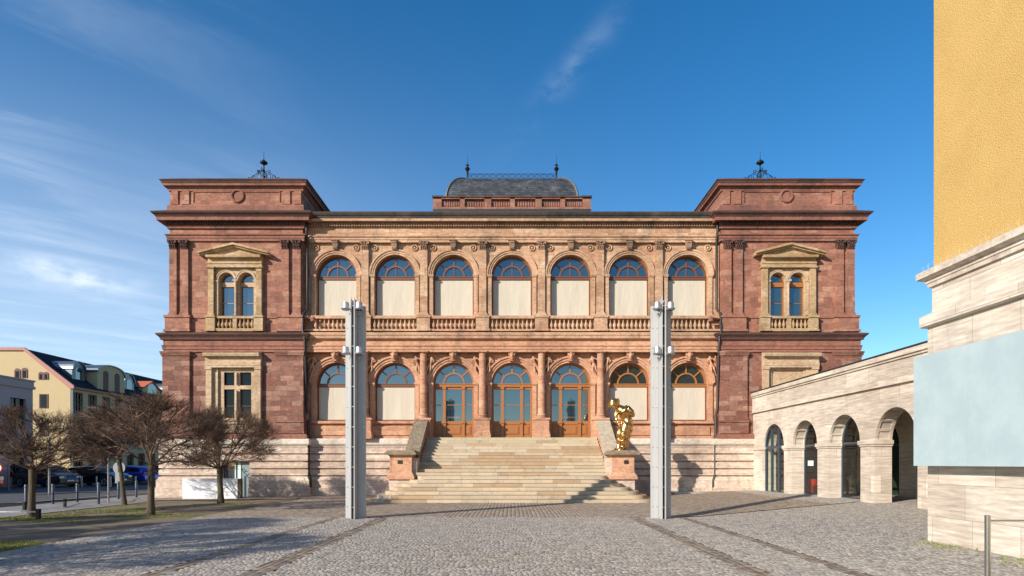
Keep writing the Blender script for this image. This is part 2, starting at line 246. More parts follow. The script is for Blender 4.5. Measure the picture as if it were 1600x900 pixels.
# ------------------------------------------------------------------ mesh tools
WL = {}
def g_(x):   # gentle cross-fall of the square
    if x > 5.7: return .042 * (min(x, 12.6) - 5.7)
    if x < -8: return -.0126 * (min(-x, 17.5) - 8)
    return 0.0
class MB:
    def __init__(s): s.v = []; s.f = []; s.c = []
    def add(s, vs, fs, tint=None):
        o = len(s.v); s.v += [tuple(p) for p in vs]; s.f += [tuple(o + i for i in f) for f in fs]
        s.c += [tint] * len(fs); return s
    def box(s, x0, x1, y0, y1, z0, z1, tint=None):
        if x0 > x1: x0, x1 = x1, x0
        return s.add([(x0, y0, z0), (x1, y0, z0), (x1, y1, z0), (x0, y1, z0), (x0, y0, z1), (x1, y0, z1), (x1, y1, z1), (x0, y1, z1)],
                     [(0, 3, 2, 1), (4, 5, 6, 7), (0, 1, 5, 4), (1, 2, 6, 5), (2, 3, 7, 6), (3, 0, 4, 7)], tint)
    def frustum(s, x0, x1, y0, y1, z0, X0, X1, Y0, Y1, z1):
        return s.add([(x0, y0, z0), (x1, y0, z0), (x1, y1, z0), (x0, y1, z0), (X0, Y0, z1), (X1, Y0, z1), (X1, Y1, z1), (X0, Y1, z1)],
                     [(0, 3, 2, 1), (4, 5, 6, 7), (0, 1, 5, 4), (1, 2, 6, 5), (2, 3, 7, 6), (3, 0, 4, 7)])
    def prism(s, poly, axis, a, b, tint=None):   # polygon in the two other axes, extruded from a to b
        def P(p, t): return {0: (t, p[0], p[1]), 1: (p[0], t, p[1]), 2: (p[0], p[1], t)}[axis]
        n = len(poly)
        return s.add([P(p, a) for p in poly] + [P(p, b) for p in poly],
                     [tuple(range(n)), tuple(range(2 * n - 1, n - 1, -1))] + [(i, (i + 1) % n, n + (i + 1) % n, n + i) for i in range(n)], tint)
    def tube(s, pts, r, n=8, caps=True):
        rs = r if isinstance(r, (list, tuple)) else [r] * len(pts); pts = [Vector(p) for p in pts]; vs = []; fs = []
        for i, p in enumerate(pts):
            d = (pts[min(i + 1, len(pts) - 1)] - pts[max(i - 1, 0)]).normalized()
            a = d.orthogonal().normalized() if i == 0 else (pa - d * pa.dot(d)).normalized()
            pa = a; b = d.cross(a)
            for k in range(n): t = 2 * PI * k / n; vs.append(p + (a * math.cos(t) + b * math.sin(t)) * rs[i])
        for i in range(len(pts) - 1):
            for k in range(n): fs.append((i * n + k, i * n + (k + 1) % n, (i + 1) * n + (k + 1) % n, (i + 1) * n + k))
        if caps: fs += [tuple(range(n - 1, -1, -1)), tuple(range((len(pts) - 1) * n, len(pts) * n))]
        return s.add(vs, fs)
    def lathe(s, prof, c=(0, 0, 0), n=16, sx=1, sy=1, axis=2):
        vs = []; fs = []
        for r, z in prof:
            for k in range(n):
                t = 2 * PI * k / n; a, b = r * math.cos(t) * sx, r * math.sin(t) * sy
                q = {2: (a, b, z), 1: (a, z, b), 0: (z, a, b)}[axis]
                vs.append((c[0] + q[0], c[1] + q[1], c[2] + q[2]))
        m_ = len(prof)
        for i in range(m_ - 1):
            for k in range(n): fs.append((i * n + k, i * n + (k + 1) % n, (i + 1) * n + (k + 1) % n, (i + 1) * n + k))
        fs += [tuple(range(n - 1, -1, -1)), tuple(range((m_ - 1) * n, m_ * n))]
        return s.add(vs, fs)
    def ball(s, c, r, n=10, m_=6, sc=(1, 1, 1)):
        vs = []; fs = []
        for i in range(1, m_):
            a = PI * i / m_
            for k in range(n): t = 2 * PI * k / n; vs.append((c[0] + r * sc[0] * math.sin(a) * math.cos(t), c[1] + r * sc[1] * math.sin(a) * math.sin(t), c[2] + r * sc[2] * math.cos(a)))
        top = len(vs); vs += [(c[0], c[1], c[2] + r * sc[2]), (c[0], c[1], c[2] - r * sc[2])]
        for i in range(m_ - 2):
            for k in range(n): fs.append((i * n + k, i * n + (k + 1) % n, (i + 1) * n + (k + 1) % n, (i + 1) * n + k))
        for k in range(n): fs.append((top, (k + 1) % n, k)); fs.append((top + 1, (m_ - 2) * n + k, (m_ - 2) * n + (k + 1) % n))
        return s.add(vs, fs)
    def sweep(s, path, prof, caps=True):   # profile (out, z) along plan path, out = right of travel
        n = len(path); offs = []
        for i in range(n):
            ns = []
            if i > 0: d = Vector(path[i]) - Vector(path[i - 1]); d.normalize(); ns.append(Vector((d.y, -d.x)))
            if i < n - 1: d = Vector(path[i + 1]) - Vector(path[i]); d.normalize(); ns.append(Vector((d.y, -d.x)))
            if len(ns) == 2: m_ = ns[0] + ns[1]; m_ = m_ / max(.3, m_.dot(ns[0]))
            else: m_ = ns[0]
            offs.append(m_)
        k = len(prof); vs = []; fs = []
        for i in range(n):
            for d, z in prof: vs.append((path[i][0] + offs[i].x * d, path[i][1] + offs[i].y * d, z))
        for i in range(n - 1):
            for j in range(k - 1): fs.append((i * k + j, (i + 1) * k + j, (i + 1) * k + j + 1, i * k + j + 1))
        if caps: fs += [tuple(range(k)), tuple(range((n - 1) * k, n * k))]
        return s.add(vs, fs)
    def arc(s, cx, cz, r0, r1, y0, y1, a0=0, a1=PI, n=28):   # solid arched band in the x-z plane
        vs = []; fs = []
        for i in range(n + 1):
            a = a0 + (a1 - a0) * i / n; c_, s_ = math.cos(a), math.sin(a)
            for r, y in ((r0, y0), (r1, y0), (r1, y1), (r0, y1)): vs.append((cx + r * c_, y, cz + r * s_))
        for i in range(n):
            for j in range(4): fs.append((i * 4 + j, i * 4 + (j + 1) % 4, i * 4 + 4 + (j + 1) % 4, i * 4 + 4 + j))
        fs += [(0, 1, 2, 3), (n * 4, n * 4 + 3, n * 4 + 2, n * 4 + 1)]
        return s.add(vs, fs)
    def wall(s, x0, x1, z0, z1, y, ops, depth=.4, n=24):
        """front sheet at y with openings (xa, xb, za, zb, arched) and reveals going back by depth"""
        def q(a, b, c, d): s.add([(a, y, c), (b, y, c), (b, y, d), (a, y, d)], [(0, 1, 2, 3)])
        cur = x0
        for xa, xb, za, zb, ar in sorted(ops):
            if xa - cur > 1e-4: q(cur, xa, z0, z1)
            if za - z0 > 1e-4: q(xa, xb, z0, za); s.add([(xa, y, za), (xb, y, za), (xb, y + depth, za), (xa, y + depth, za)], [(0, 1, 2, 3)])
            for xx in (xa, xb): s.add([(xx, y, za), (xx, y + depth, za), (xx, y + depth, zb), (xx, y, zb)], [(0, 1, 2, 3)])
            if ar:
                cx = (xa + xb) / 2; r = (xb - xa) / 2; pts = [(cx - r * math.cos(PI * i / n), zb + r * math.sin(PI * i / n)) for i in range(n + 1)]
                for (a, b), (c, d) in zip(pts, pts[1:]):
                    s.add([(a, y, b), (c, y, d), (c, y, z1), (a, y, z1)], [(0, 1, 2, 3)])
                    s.add([(a, y, b), (c, y, d), (c, y + depth, d), (a, y + depth, b)], [(0, 1, 2, 3)])
            else:
                if z1 - zb > 1e-4: q(xa, xb, zb, z1)
                s.add([(xa, y, zb), (xb, y, zb), (xb, y + depth, zb), (xa, y + depth, zb)], [(0, 1, 2, 3)])
            cur = xb
        if x1 - cur > 1e-4: q(cur, x1, z0, z1)
        return s
    def xf(s, fn): s.v = [tuple(fn(*p)) for p in s.v]; return s
    def build(s, name, mat, parent=None, smooth=False, fix=True, loc=None):
        me = bpy.data.meshes.new(name); base = WL.get(parent.name, Vector((0, 0, 0))) if parent else Vector((0, 0, 0))
        if loc is not None: base = Vector(loc)
        me.from_pydata([(p[0] - base.x, p[1] - base.y, p[2] - base.z) for p in s.v], [], s.f)
        if any(c is not None for c in s.c):
            ca = me.color_attributes.new('tint', 'FLOAT_COLOR', 'CORNER'); arr = []
            for f, c in zip(s.f, s.c): arr += [*(c or (1, 1, 1)), 1.0] * len(f)
            ca.data.foreach_set('color', arr)
        if fix:
            b = bmesh.new(); b.from_mesh(me); bmesh.ops.recalc_face_normals(b, faces=b.faces); b.to_mesh(me); b.free()
        if mat: me.materials.append(mat)
        if smooth: me.shade_smooth(); me.set_sharp_from_angle(angle=R(smooth if smooth > 1 else 35))
        o = bpy.data.objects.new(name, me); col.objects.link(o)
        if parent: o.parent = parent; WL[o.name] = base
        else:
            WL[o.name] = base; o.location = base
        return o
def thing(name, label, cat, loc=(0, 0, 0), group=None):
    o = bpy.data.objects.new(name, None); col.objects.link(o); o.location = loc; o.empty_display_size = .3
    o['label'] = label; o['category'] = cat
    if group: o['group'] = group
    WL[o.name] = Vector(loc); return o
def tag(o, label, cat, group=None):
    o['label'] = label; o['category'] = cat
    if group: o['group'] = group
    return o
def struct(o, kind='structure', label=None, cat=None):
    o['kind'] = kind
    if label: o['label'] = label
    if cat: o['category'] = cat
    return o
def put(name, me, loc, parent, rotz=0, scale=None):     # another object on a shared mesh, at a world place under its parent
    o = bpy.data.objects.new(name, me); col.objects.link(o); b = WL.get(parent.name, Vector((0, 0, 0)))
    o.parent = parent; o.location = Vector(loc) - b; o.rotation_euler.z = rotz
    if scale: o.scale = scale
    WL[o.name] = Vector(loc); return o
def mesh_of(mb, name, mat, smooth=False):
    o = mb.build(name, mat, None, smooth, loc=(0, 0, 0)); me = o.data; bpy.data.objects.remove(o); return me
def copy_tree(o, parent=None):
    c = o.copy(); col.objects.link(c)
    if parent: c.parent = parent
    for ch in list(o.children): copy_tree(ch, c)
    return c
def ZH(y, Y): return EYE + (HOR - y) * Y / F
def XX(x, Y): return (x - 800) * Y / F
def skin_mesh(name, verts, edges, radii, mat, sub=2):
    me = bpy.data.meshes.new(name + '_src'); me.from_pydata([tuple(v) for v in verts], edges, []); o = bpy.data.objects.new(name + '_src', me); col.objects.link(o)
    sk = o.modifiers.new('s', 'SKIN'); sk.use_smooth_shade = True; ss = o.modifiers.new('u', 'SUBSURF'); ss.levels = sub; ss.render_levels = sub
    for i, r in enumerate(radii):
        v = me.skin_vertices[0].data[i]; v.radius = (r, r) if not isinstance(r, tuple) else r; v.use_root = (i == 0)
    bpy.context.view_layer.update(); dg = bpy.context.evaluated_depsgraph_get()
    out = bpy.data.meshes.new_from_object(o.evaluated_get(dg)); out.name = name
    bpy.data.objects.remove(o); bpy.data.meshes.remove(me); out.materials.clear(); out.materials.append(mat); out.shade_smooth(); return out

# ================================================================== GROUND
def sheet(name, x0, x1, y0, y1, off, mat):
    bx = sorted({x0, x1, *[b for b in (-17.5, -8, 5.7, 12.6) if x0 < b < x1]}); mb = MB()
    for a, b in zip(bx, bx[1:]):
        mb.add([(a, y0, g_(a) + off), (b, y0, g_(b) + off), (b, y1, g_(b) + off), (a, y1, g_(a) + off)], [(0, 1, 2, 3)])
    return struct(mb.build(name, mat))
sheet('ground', -900, 900, -300, 1500, -.01, M['earth'])
sheet('plaza', -9.5, 25, 2.5, 30.9, .012, M['joint'])
sheet('footpath', -30, -16.2, -20, 80, .012, M['slabs'])
sheet('road', -60, -20.4, -20, 90, .02, M['asphalt'])
sheet('museum_path', -19, -9.5, 27.6, 30.9, .010, M['joint'])
mb = MB(); mb.box(-20.4, -20.25, -20, 90, -.3, .0); struct(mb.build('kerb', M['kerb']))
# setts ------------------------------------------------------------
def in_view(x, y): return abs(x) < .87 * y + .8
vs = []; cs = []
def sett(cx, cy, w, d, c, dz=0.0, rot=0.0, gap=.006):
    z = g_(cx) + .030 + dz + random.uniform(-.0015, .0015); tx, ty = random.uniform(-.012, .012), random.uniform(-.012, .012)
    ca, sa = math.cos(rot), math.sin(rot); vv = []
    for k, (hw, hd) in enumerate(((w / 2 - gap / 2, d / 2 - gap / 2), (w / 2 - gap / 2 - .006, d / 2 - gap / 2 - .006))):
        for a, b in ((-1, -1), (1, -1), (1, 1), (-1, 1)):
            x, y = a * hw + random.uniform(-.003, .003), b * hd + random.uniform(-.003, .003)
            vv.append((cx + x * ca - y * sa, cy + x * sa + y * ca, (z - .005) if k == 0 else z + x * tx + y * ty))
    vs.extend(vv); cs.append(c)
def grey():
    k = random.random(); b = random.uniform(.23, .42)
    if k < .12: return (b * 1.0, b * .86, b * .70)
    if k < .2: return (b * .62, b * .60, b * .60)
    return (b, b * .905, b * .78)
def brown(f=1):
    b = random.uniform(.20, .33) * f; k = random.random()
    return (b, b * random.uniform(.76, .84), b * random.uniform(.55, .64)) if k > .15 else (b * 1.2, b * 1.05, b * .9)
def zone(x, y):
    ax = abs(x + .07)
    if y < 17.95 + max(0, (x - 4.8)) * .42 and x > -9.5:
        if 3.52 < ax < 3.86: return 'strip'
        if 5.0 < ax < 5.26: return 'strip'
        if y > 17.7 + max(0, (x - 4.8)) * .42 and x > 5: return 'strip'
        return 'grey'
    if x < 10.9 + (y - 20.5) * -.01 : return 'brown'
    return 'grey'
y = 4.0
while y < 30.85:                                   # rows across the square
    d = random.uniform(.066, .084); x = -9.45 + random.uniform(0, .1)
    lim = min(18, .87 * y + 1.2)
    x = max(x, -lim)
    while x < lim:
        w = random.uniform(.062, .105); cx = x + w / 2; cy = y + .035 * math.sin(cx * 1.3 + 1.3 + y * .4) + random.uniform(-.008, .008)
        zn = zone(cx, cy)
        hid = (abs(cx) < 5.0 and cy > 26.5) or (cx > 8.6 and cy < 11.6) or (cx < 10 and cy > 30.5)
        if zn == 'grey' and not hid and in_view(cx, cy):
            sett(cx, cy, w, d, grey(), rot=random.uniform(-.14, .14), dz=0)
        x += w
    y += d
for sgn in (-1, 1):                                # long stone strips and the setts in files between them
    for lo, hi, kind in ((3.52, 3.86, 's'), (5.0, 5.26, 's')):
        nf = round((hi - lo) / (.115)); wf = (hi - lo) / nf
        for i in range(nf):
            y = 4.3 + random.uniform(0, .2)
            while y < 18.0:
                d = random.uniform(.22, .42) if kind == 's' else random.uniform(.12, .2)
                cx = sgn * (lo + wf * (i + .5)) - .07
                if in_view(cx, y): sett(cx, y + d / 2, wf, d, brown(.72) if kind == 's' else grey(), gap=.004, dz=-.003 if kind == 's' else 0)
                y += d
x = -9.5
while x < 11.0:                                    # brown apron in front of the steps, files running away
    w = .13; y = 17.97 + max(0, (x - 4.8)) * .42
    while y < 30.6:
        d = random.uniform(.10, .15)
        if not (abs(x) < 5 and y > 24.6) and in_view(x, y): sett(x + w / 2 + .0 * y, y + d / 2, w, d, brown(), gap=.006)
        y += d
    x += w
x = -18.2
while x < -9.5:                                    # brown path along the museum's left wing
    y = 27.7
    while y < 30:
        d = random.uniform(.10, .17); sett(x + .065, y + d / 2, .13, d, brown(.95), gap=.010); y += d
    x += .13
for i in range(300):                               # flat line of stones running to the arcade
    t = i / 299; x = 11.0 + t * 1.2; 
n = len(cs); V = np.array(vs, dtype=np.float32); base = np.arange(n)[:, None] * 8
fq = np.array([[4, 5, 6, 7], [0, 1, 5, 4], [1, 2, 6, 5], [2, 3, 7, 6], [3, 0, 4, 7]])
FQ = (base[:, :, None] + fq[None]).reshape(-1)
me = bpy.data.meshes.new('setts'); me.vertices.add(n * 8); me.vertices.foreach_set('co', V.reshape(-1))
me.loops.add(n * 20); me.loops.foreach_set('vertex_index', FQ.astype(np.int32)); me.polygons.add(n * 5)
me.polygons.foreach_set('loop_start', np.arange(n * 5, dtype=np.int32) * 4); me.update(calc_edges=True)
ca = me.color_attributes.new('tint', 'FLOAT_COLOR', 'CORNER'); C = np.ones((n, 20, 4), dtype=np.float32); C[:, :, :3] = np.array(cs)[:, None, :]
ca.data.foreach_set('color', C.reshape(-1)); me.materials.append(M['setts']); me.validate()
o = bpy.data.objects.new('plaza_setts', me); col.objects.link(o); struct(o)
print('setts', n)

# ================================================================== MUSEUM
Yc, Yw = 30.7, 30.3
HALL = 10.54; WOUT = 17.22
mus = thing('museum', 'two storey red and orange sandstone museum with corner pavilions, arcaded windows and a slate dome', 'museum building', (0, Yc, 0))
def pr(lst, Y): return [(d, ZH(y, Y - d)) for d, y in lst]
def wpath(s, xin, xout, yf, yb_in=None, yb_out=48):
    pts = [(-xout, yb_out), (-xout, yf), (-xin, yf), (-xin, yb_in if yb_in else Yc + .2)]
    return pts if s < 0 else [(-x, y) for x, y in reversed(pts)]
# ---- main masses (set well behind the visible skins)
mb = MB(); mb.box(-HALL - .05, HALL + .05, Yc + 1.0, 48, 0, ZH(334, Yc)); mb.box(-HALL, HALL, Yc + .5, Yc + 1.0, 0, 2.6)
mb.build('rear_wall', M['tan'], mus)
mb = MB(); zt = 14.1
mb.add([(-11, Yc - .55, zt), (11, Yc - .55, zt), (11, 36, zt + .55), (-11, 36, zt + .55), (11, 48, zt), (-11, 48, zt)], [(0, 1, 2, 3), (3, 2, 4, 5)])
mb.build('roof', M['roofdark'], mus)

cap_mb = MB()   # leafy capital, 0.42 wide, 0.40 high, front at y=0
cap_mb.frustum(-.165, .165, -.03, .12, 0, -.20, .20, -.07, .12, .32); cap_mb.box(-.245, .245, -.12, .12, .345, .40); cap_mb.box(-.18, .18, -.04, .12, -.035, 0)
for row, (zz_, hh) in enumerate(((.0, .13), (.11, .15))):
    for i in range(4 - row):
        x_ = (-.135 + .09 * i) if row == 0 else (-.11 + .11 * i)
        cap_mb.tube([(x_, -.03 - .015 * row, zz_), (x_, -.06 - .02 * row, zz_ + hh * .6), (x_, -.115 - .015 * row, zz_ + hh), (x_, -.12, zz_ + hh - .03)], [.03, .037, .03, .012], 6)
for sx in (-1, 1):
    cap_mb.lathe([(.0, -.14), (.055, -.14), (.06, -.05), (.0, -.05)], (sx * .185, 0, .285), 10, axis=1)
cap_mb.ball((0, -.10, .34), .04, 8, 5)
CAP = mesh_of(cap_mb, 'capital', M['sootshade'], 40); 
CAPR = CAP.copy(); CAPR.materials.clear(); CAPR.materials.append(M['darkred'])
kb = MB(); kb.frustum(-.11, .11, -.16, .05, 0, -.16, .16, -.24, .05, .40); kb.box(-.19, .19, -.28, .05, .40, .45)
kb.lathe([(0, -.12), (.07, -.12), (.07, .12), (0, .12)], (0, -.19, .33), 10, axis=0); kb.lathe([(0, -.1), (.05, -.1), (.05, .1), (0, .1)], (0, -.15, .07), 10, axis=0)
KEY = mesh_of(kb, 'keystone', M['sootshade'], 40)
kb = MB(); kb.frustum(-.13, .13, -.12, .05, 0, -.19, .19, -.22, .05, .42); kb.box(-.2, .2, -.32, .05, .42, .47)
kb.ball((0, -.24, .24), .125, 12, 8, (.85, .9, 1.15)); kb.ball((-.12, -.2, .30), .06, 8, 5); kb.ball((.12, -.2, .30), .06, 8, 5); kb.ball((0, -.21, .38), .09, 8, 5, (1.5, 1, .6))
kb.frustum(-.02, .02, -.39, -.3, .19, -.012, .012, -.35, -.3, .28); kb.ball((0, -.25, .12), .07, 8, 5)
MASK = mesh_of(kb, 'keystone_mask', M['orangetrim'], 45)
def baluster_mesh(name, h, r, mat):
    mb = MB(); p = [(.62, 0), (.62, .07), (.35, .09), (.42, .14), (.85, .26), (1, .36), (.85, .48), (.45, .68), (.35, .80), (.5, .84), (.38, .88), (.62, .91), (.62, 1)]
    mb.lathe([(a * r, b * h) for a, b in p], (0, 0, 0), 10); return mesh_of(mb, name, mat, 50)
BAL = baluster_mesh('baluster', ZH(499.7, Yc) - ZH(516, Yc), .095, M['tantrim'])
BALO = baluster_mesh('baluster', ZH(499, Yw) - ZH(514.5, Yw), .095, M['ochre'])
rb = MB()
for i in range(20):
    a0, a1 = 2 * PI * i / 20, 2 * PI * (i + 1) / 20
rb.lathe([(.10, 0), (.105, -.05), (.14, -.07), (.165, -.05), (.175, 0)], (0, 0, 0), 20, axis=1); rb.ball((0, -.01, 0), .07, 12, 6)
ROUND = mesh_of(rb, 'roundel', M['tantrim'], 40)

def fan_window(cx, zs, r, yf, lower, zsill, zdoor=None, inner_mull=True, mat='woodwin'):
    """arched timber window: half-round fanlight over a transom"""
    fr = MB(); fr.arc(cx, zs, r - .085, r, yf, yf + .10); fr.arc(cx, zs, r * .50 - .03, r * .50 + .045, yf - .012, yf + .088, n=20)
    for a in (42, 90, 138):
        c_, s_ = math.cos(R(a)), math.sin(R(a)); t = .035
        p = [(cx + c_ * q + sx * t * -s_, zs + s_ * q + sx * t * c_) for q, sx in ((r * .5 + .04, -1), (r - .08, -1), (r - .08, 1), (r * .5 + .04, 1))]
        fr.prism(p, 1, yf + .003, yf + .085)
    if inner_mull: fr.box(cx - .02, cx + .02, yf + .015, yf + .08, zs, zs + r * .5 - .028)
    fr.box(cx - r, cx + r, yf - .05, yf + .11, zs - .17, zs); fr.box(cx - r, cx + r, yf - .075, yf - .05, zs - .05, zs - .01)
    f = fr.build('window', M[mat], mus)
    gl = MB(); n = 20; pts = [(cx + (r - .04) * math.cos(PI * i / n), yf + .06, zs + (r - .04) * math.sin(PI * i / n)) for i in range(n + 1)]
    gl.add(pts + [(p[0], p[1] + .01, p[2]) for p in pts], [tuple(range(n + 1)), tuple(range(2 * n + 1, n, -1))]); gl.build('pane', M['glass'], f)
    if zdoor is None:
        j = MB(); z1 = zs - .17
        j.box(cx - r, cx - r + .07, yf - .02, yf + .1, zsill, z1); j.box(cx + r - .07, cx + r, yf - .02, yf + .1, zsill, z1)
        j.box(cx - r + .07, cx + r - .07, yf - .02, yf + .1, zsill, zsill + .07); j.build('frame', M['woodwin'], f)
        b = MB(); nx, nz = 14, 8; X0, X1, Z0, Z1 = cx - r + .075, cx + r - .075, zsill + .075, z1 - .02; ph = random.uniform(0, 6)
        vv = [(X0 + (X1 - X0) * i / nx, yf + .0 + .010 * math.sin(i * .9 + ph) * (1 - k / nz) , Z0 + (Z1 - Z0) * k / nz) for k in range(nz + 1) for i in range(nx + 1)]
        b.add(vv, [(k * (nx + 1) + i, k * (nx + 1) + i + 1, (k + 1) * (nx + 1) + i + 1, (k + 1) * (nx + 1) + i) for k in range(nz) for i in range(nx)])
        b.tube([(X0, yf - .005, Z0 + .02), (X1, yf - .005, Z0 + .02)], .018, 6)
        b.build('blind', M['blind'], f, 60, fix=False)
    return f

PITCH = 91.5 * Yc / F; CX = [(-3 + i) * PITCH for i in range(7)]; PX = [(-2.5 + i) * PITCH for i in range(6)]
# ---- upper storey of the hall
zs_u = ZH(430, Yc); r = 1.04; zsill_u = ZH(495, Yc)
mb = MB(); mb.wall(-HALL, HALL, ZH(520, Yc), ZH(345, Yc), Yc, [(c - r, c + r, zsill_u, zs_u, True) for c in CX], .42); mb.build('upper_wall', M['tan'], mus)
mb = MB(); z0, z1 = ZH(519, Yc), zsill_u
for c in CX:
    f = fan_window(c, zs_u, r, Yc + .27, False, zsill_u)
    a = MB(); a.arc(c, zs_u, r + .0, r + .09, Yc - .04, Yc + .03); a.arc(c, zs_u, r + .09, r + .19, Yc - .075, Yc + .02); a.arc(c, zs_u, r + .19, r + .27, Yc - .12, Yc + .02)
    a.build('archivolt', M['tantrim'], mus, 50)
    for sx in (-1, 1):
        j = MB(); xa, xb = sorted((c + sx * (r + .0), c + sx * (r + .20))); j.box(xa, xb, Yc - .07, Yc + .02, zsill_u, zs_u - .12)
        j.box(xa - .02, xb + .02, Yc - .10, Yc + .02, zs_u - .12, zs_u - .07); j.box(xa - .035, xb + .035, Yc - .13, Yc + .02, zs_u - .07, zs_u + .0)
        j.box(xa - .02, xb + .02, Yc - .09, Yc + .02, zsill_u, zsill_u + .1); j.build('impost', M['tantrim'], mus)
    put('keystone', KEY, (c, Yc - .06, ZH(391, Yc)), mus)
    for sx in (-1, 1): put('roundel', ROUND, (c + sx * 1.02, Yc - .004, ZH(387.6, Yc)), mus)
for x_ in PX:
    p = MB(); p.box(x_ - .185, x_ + .185, Yc - .16, Yc + .02, ZH(490, Yc), ZH(391.5, Yc))
    p.box(x_ - .27, x_ + .27, Yc - .27, Yc + .02, ZH(495, Yc), ZH(493, Yc)); p.frustum(-.25 + x_, .25 + x_, Yc - .25, Yc, ZH(493, Yc), x_ - .195, x_ + .195, Yc - .18, Yc, ZH(489, Yc))
    pp = p.build('pilaster', M['tan'], mus); put('capital', CAP, (x_, Yc - .14, ZH(390.8, Yc)), pp)
    p = MB(); p.box(x_ - .33, x_ + .33, Yc - .34, Yc + .02, ZH(516, Yc), ZH(498.6, Yc)); p.box(x_ - .37, x_ + .37, Yc - .38, Yc + .02, ZH(498.6, Yc), ZH(495, Yc))
    p.box(x_ - .37, x_ + .37, Yc - .38, Yc + .02, ZH(519, Yc), ZH(516, Yc)); p.build('pedestal', M['tan'], mus)
edges = [-HALL] + PX + [HALL]
for i, c in enumerate(CX):
    xa = c - PITCH / 2 + .37 if i else -HALL + .02; xb = c + PITCH / 2 - .37 if i < 6 else HALL - .02
    b = MB(); b.box(xa, xb, Yc - .30, Yc - .02, ZH(499.7, Yc), ZH(495.3, Yc)); b.box(xa, xb, Yc - .30, Yc - .02, ZH(518.9, Yc), ZH(516, Yc))
    bo = b.build('balustrade', M['tantrim'], mus)
    for k in range(10): put('baluster', BAL, (c - .99 + .22 * k, Yc - .16, ZH(516, Yc)), bo)
# ---- entablatures of the hall
hp = [(-HALL, Yc), (HALL, Yc)]
mb = MB(); mb.sweep(hp, pr([(-.05, 378.7), (.17, 378.7), (.17, 374.5), (.2, 374.2), (.2, 370.6), (.26, 369.5), (.26, 368.3), (.16, 367.6), (-.05, 367.5)], Yc)); mb.build('architrave', M['tantrim'], mus)
mb = MB(); mb.sweep(hp, pr([(-.05, 367.5), (.155, 367.5), (.155, 355.2), (-.05, 355)], Yc)); mb.build('frieze', M['tan'], mus)
mb = MB(); mb.sweep(hp, pr([(-.05, 355), (.21, 354.6), (.21, 347.3), (.32, 346.6), (.34, 345.6), (.50, 344.9), (.52, 341.2), (-.05, 341)], Yc)); mb.build('cornice', M['tantrim'], mus)
def dentils(mb, xa, xb, yf, dep, z0, z1, step=.125, w=.075, axis='x'):
    n = int((xb - xa) / step)
    for i in range(n):
        x_ = xa + (i + .5) * (xb - xa) / n
        if axis == 'x': mb.box(x_ - w / 2, x_ + w / 2, yf - dep, yf + .03, z0, z1)
        else: mb.box(yf - dep, yf + .03, x_ - w / 2, x_ + w / 2, z0, z1)
mb = MB(); dentils(mb, -HALL, HALL, Yc - .21, .09, ZH(353.2, Yc - .3), ZH(347.6, Yc - .3)); mb.build('dentil_course', M['sootshade'], mus)  # darker stone deepens the shade under the cornice by colour
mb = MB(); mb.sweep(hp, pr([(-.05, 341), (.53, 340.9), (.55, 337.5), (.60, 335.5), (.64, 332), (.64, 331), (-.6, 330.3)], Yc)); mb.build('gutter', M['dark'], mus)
mb = MB(); mb.sweep(hp, pr([(-.05, 550), (.40, 550), (.40, 546), (.43, 545.6), (.43, 541.4), (.48, 540.2), (.48, 539), (.38, 538.4), (.38, 530.8), (.5, 529.2), (.52, 528.7), (-.05, 528.5)], Yc)); mb.build('lower_entablature', M['orangetrim'], mus)
mb = MB(); mb.sweep(hp, pr([(-.05, 528.5), (.56, 528.5), (.58, 524.6), (.62, 523), (.62, 521), (.42, 520), (.42, 519.1), (-.05, 519)], Yc)); mb.build('string_course', M['tantrim'], mus)
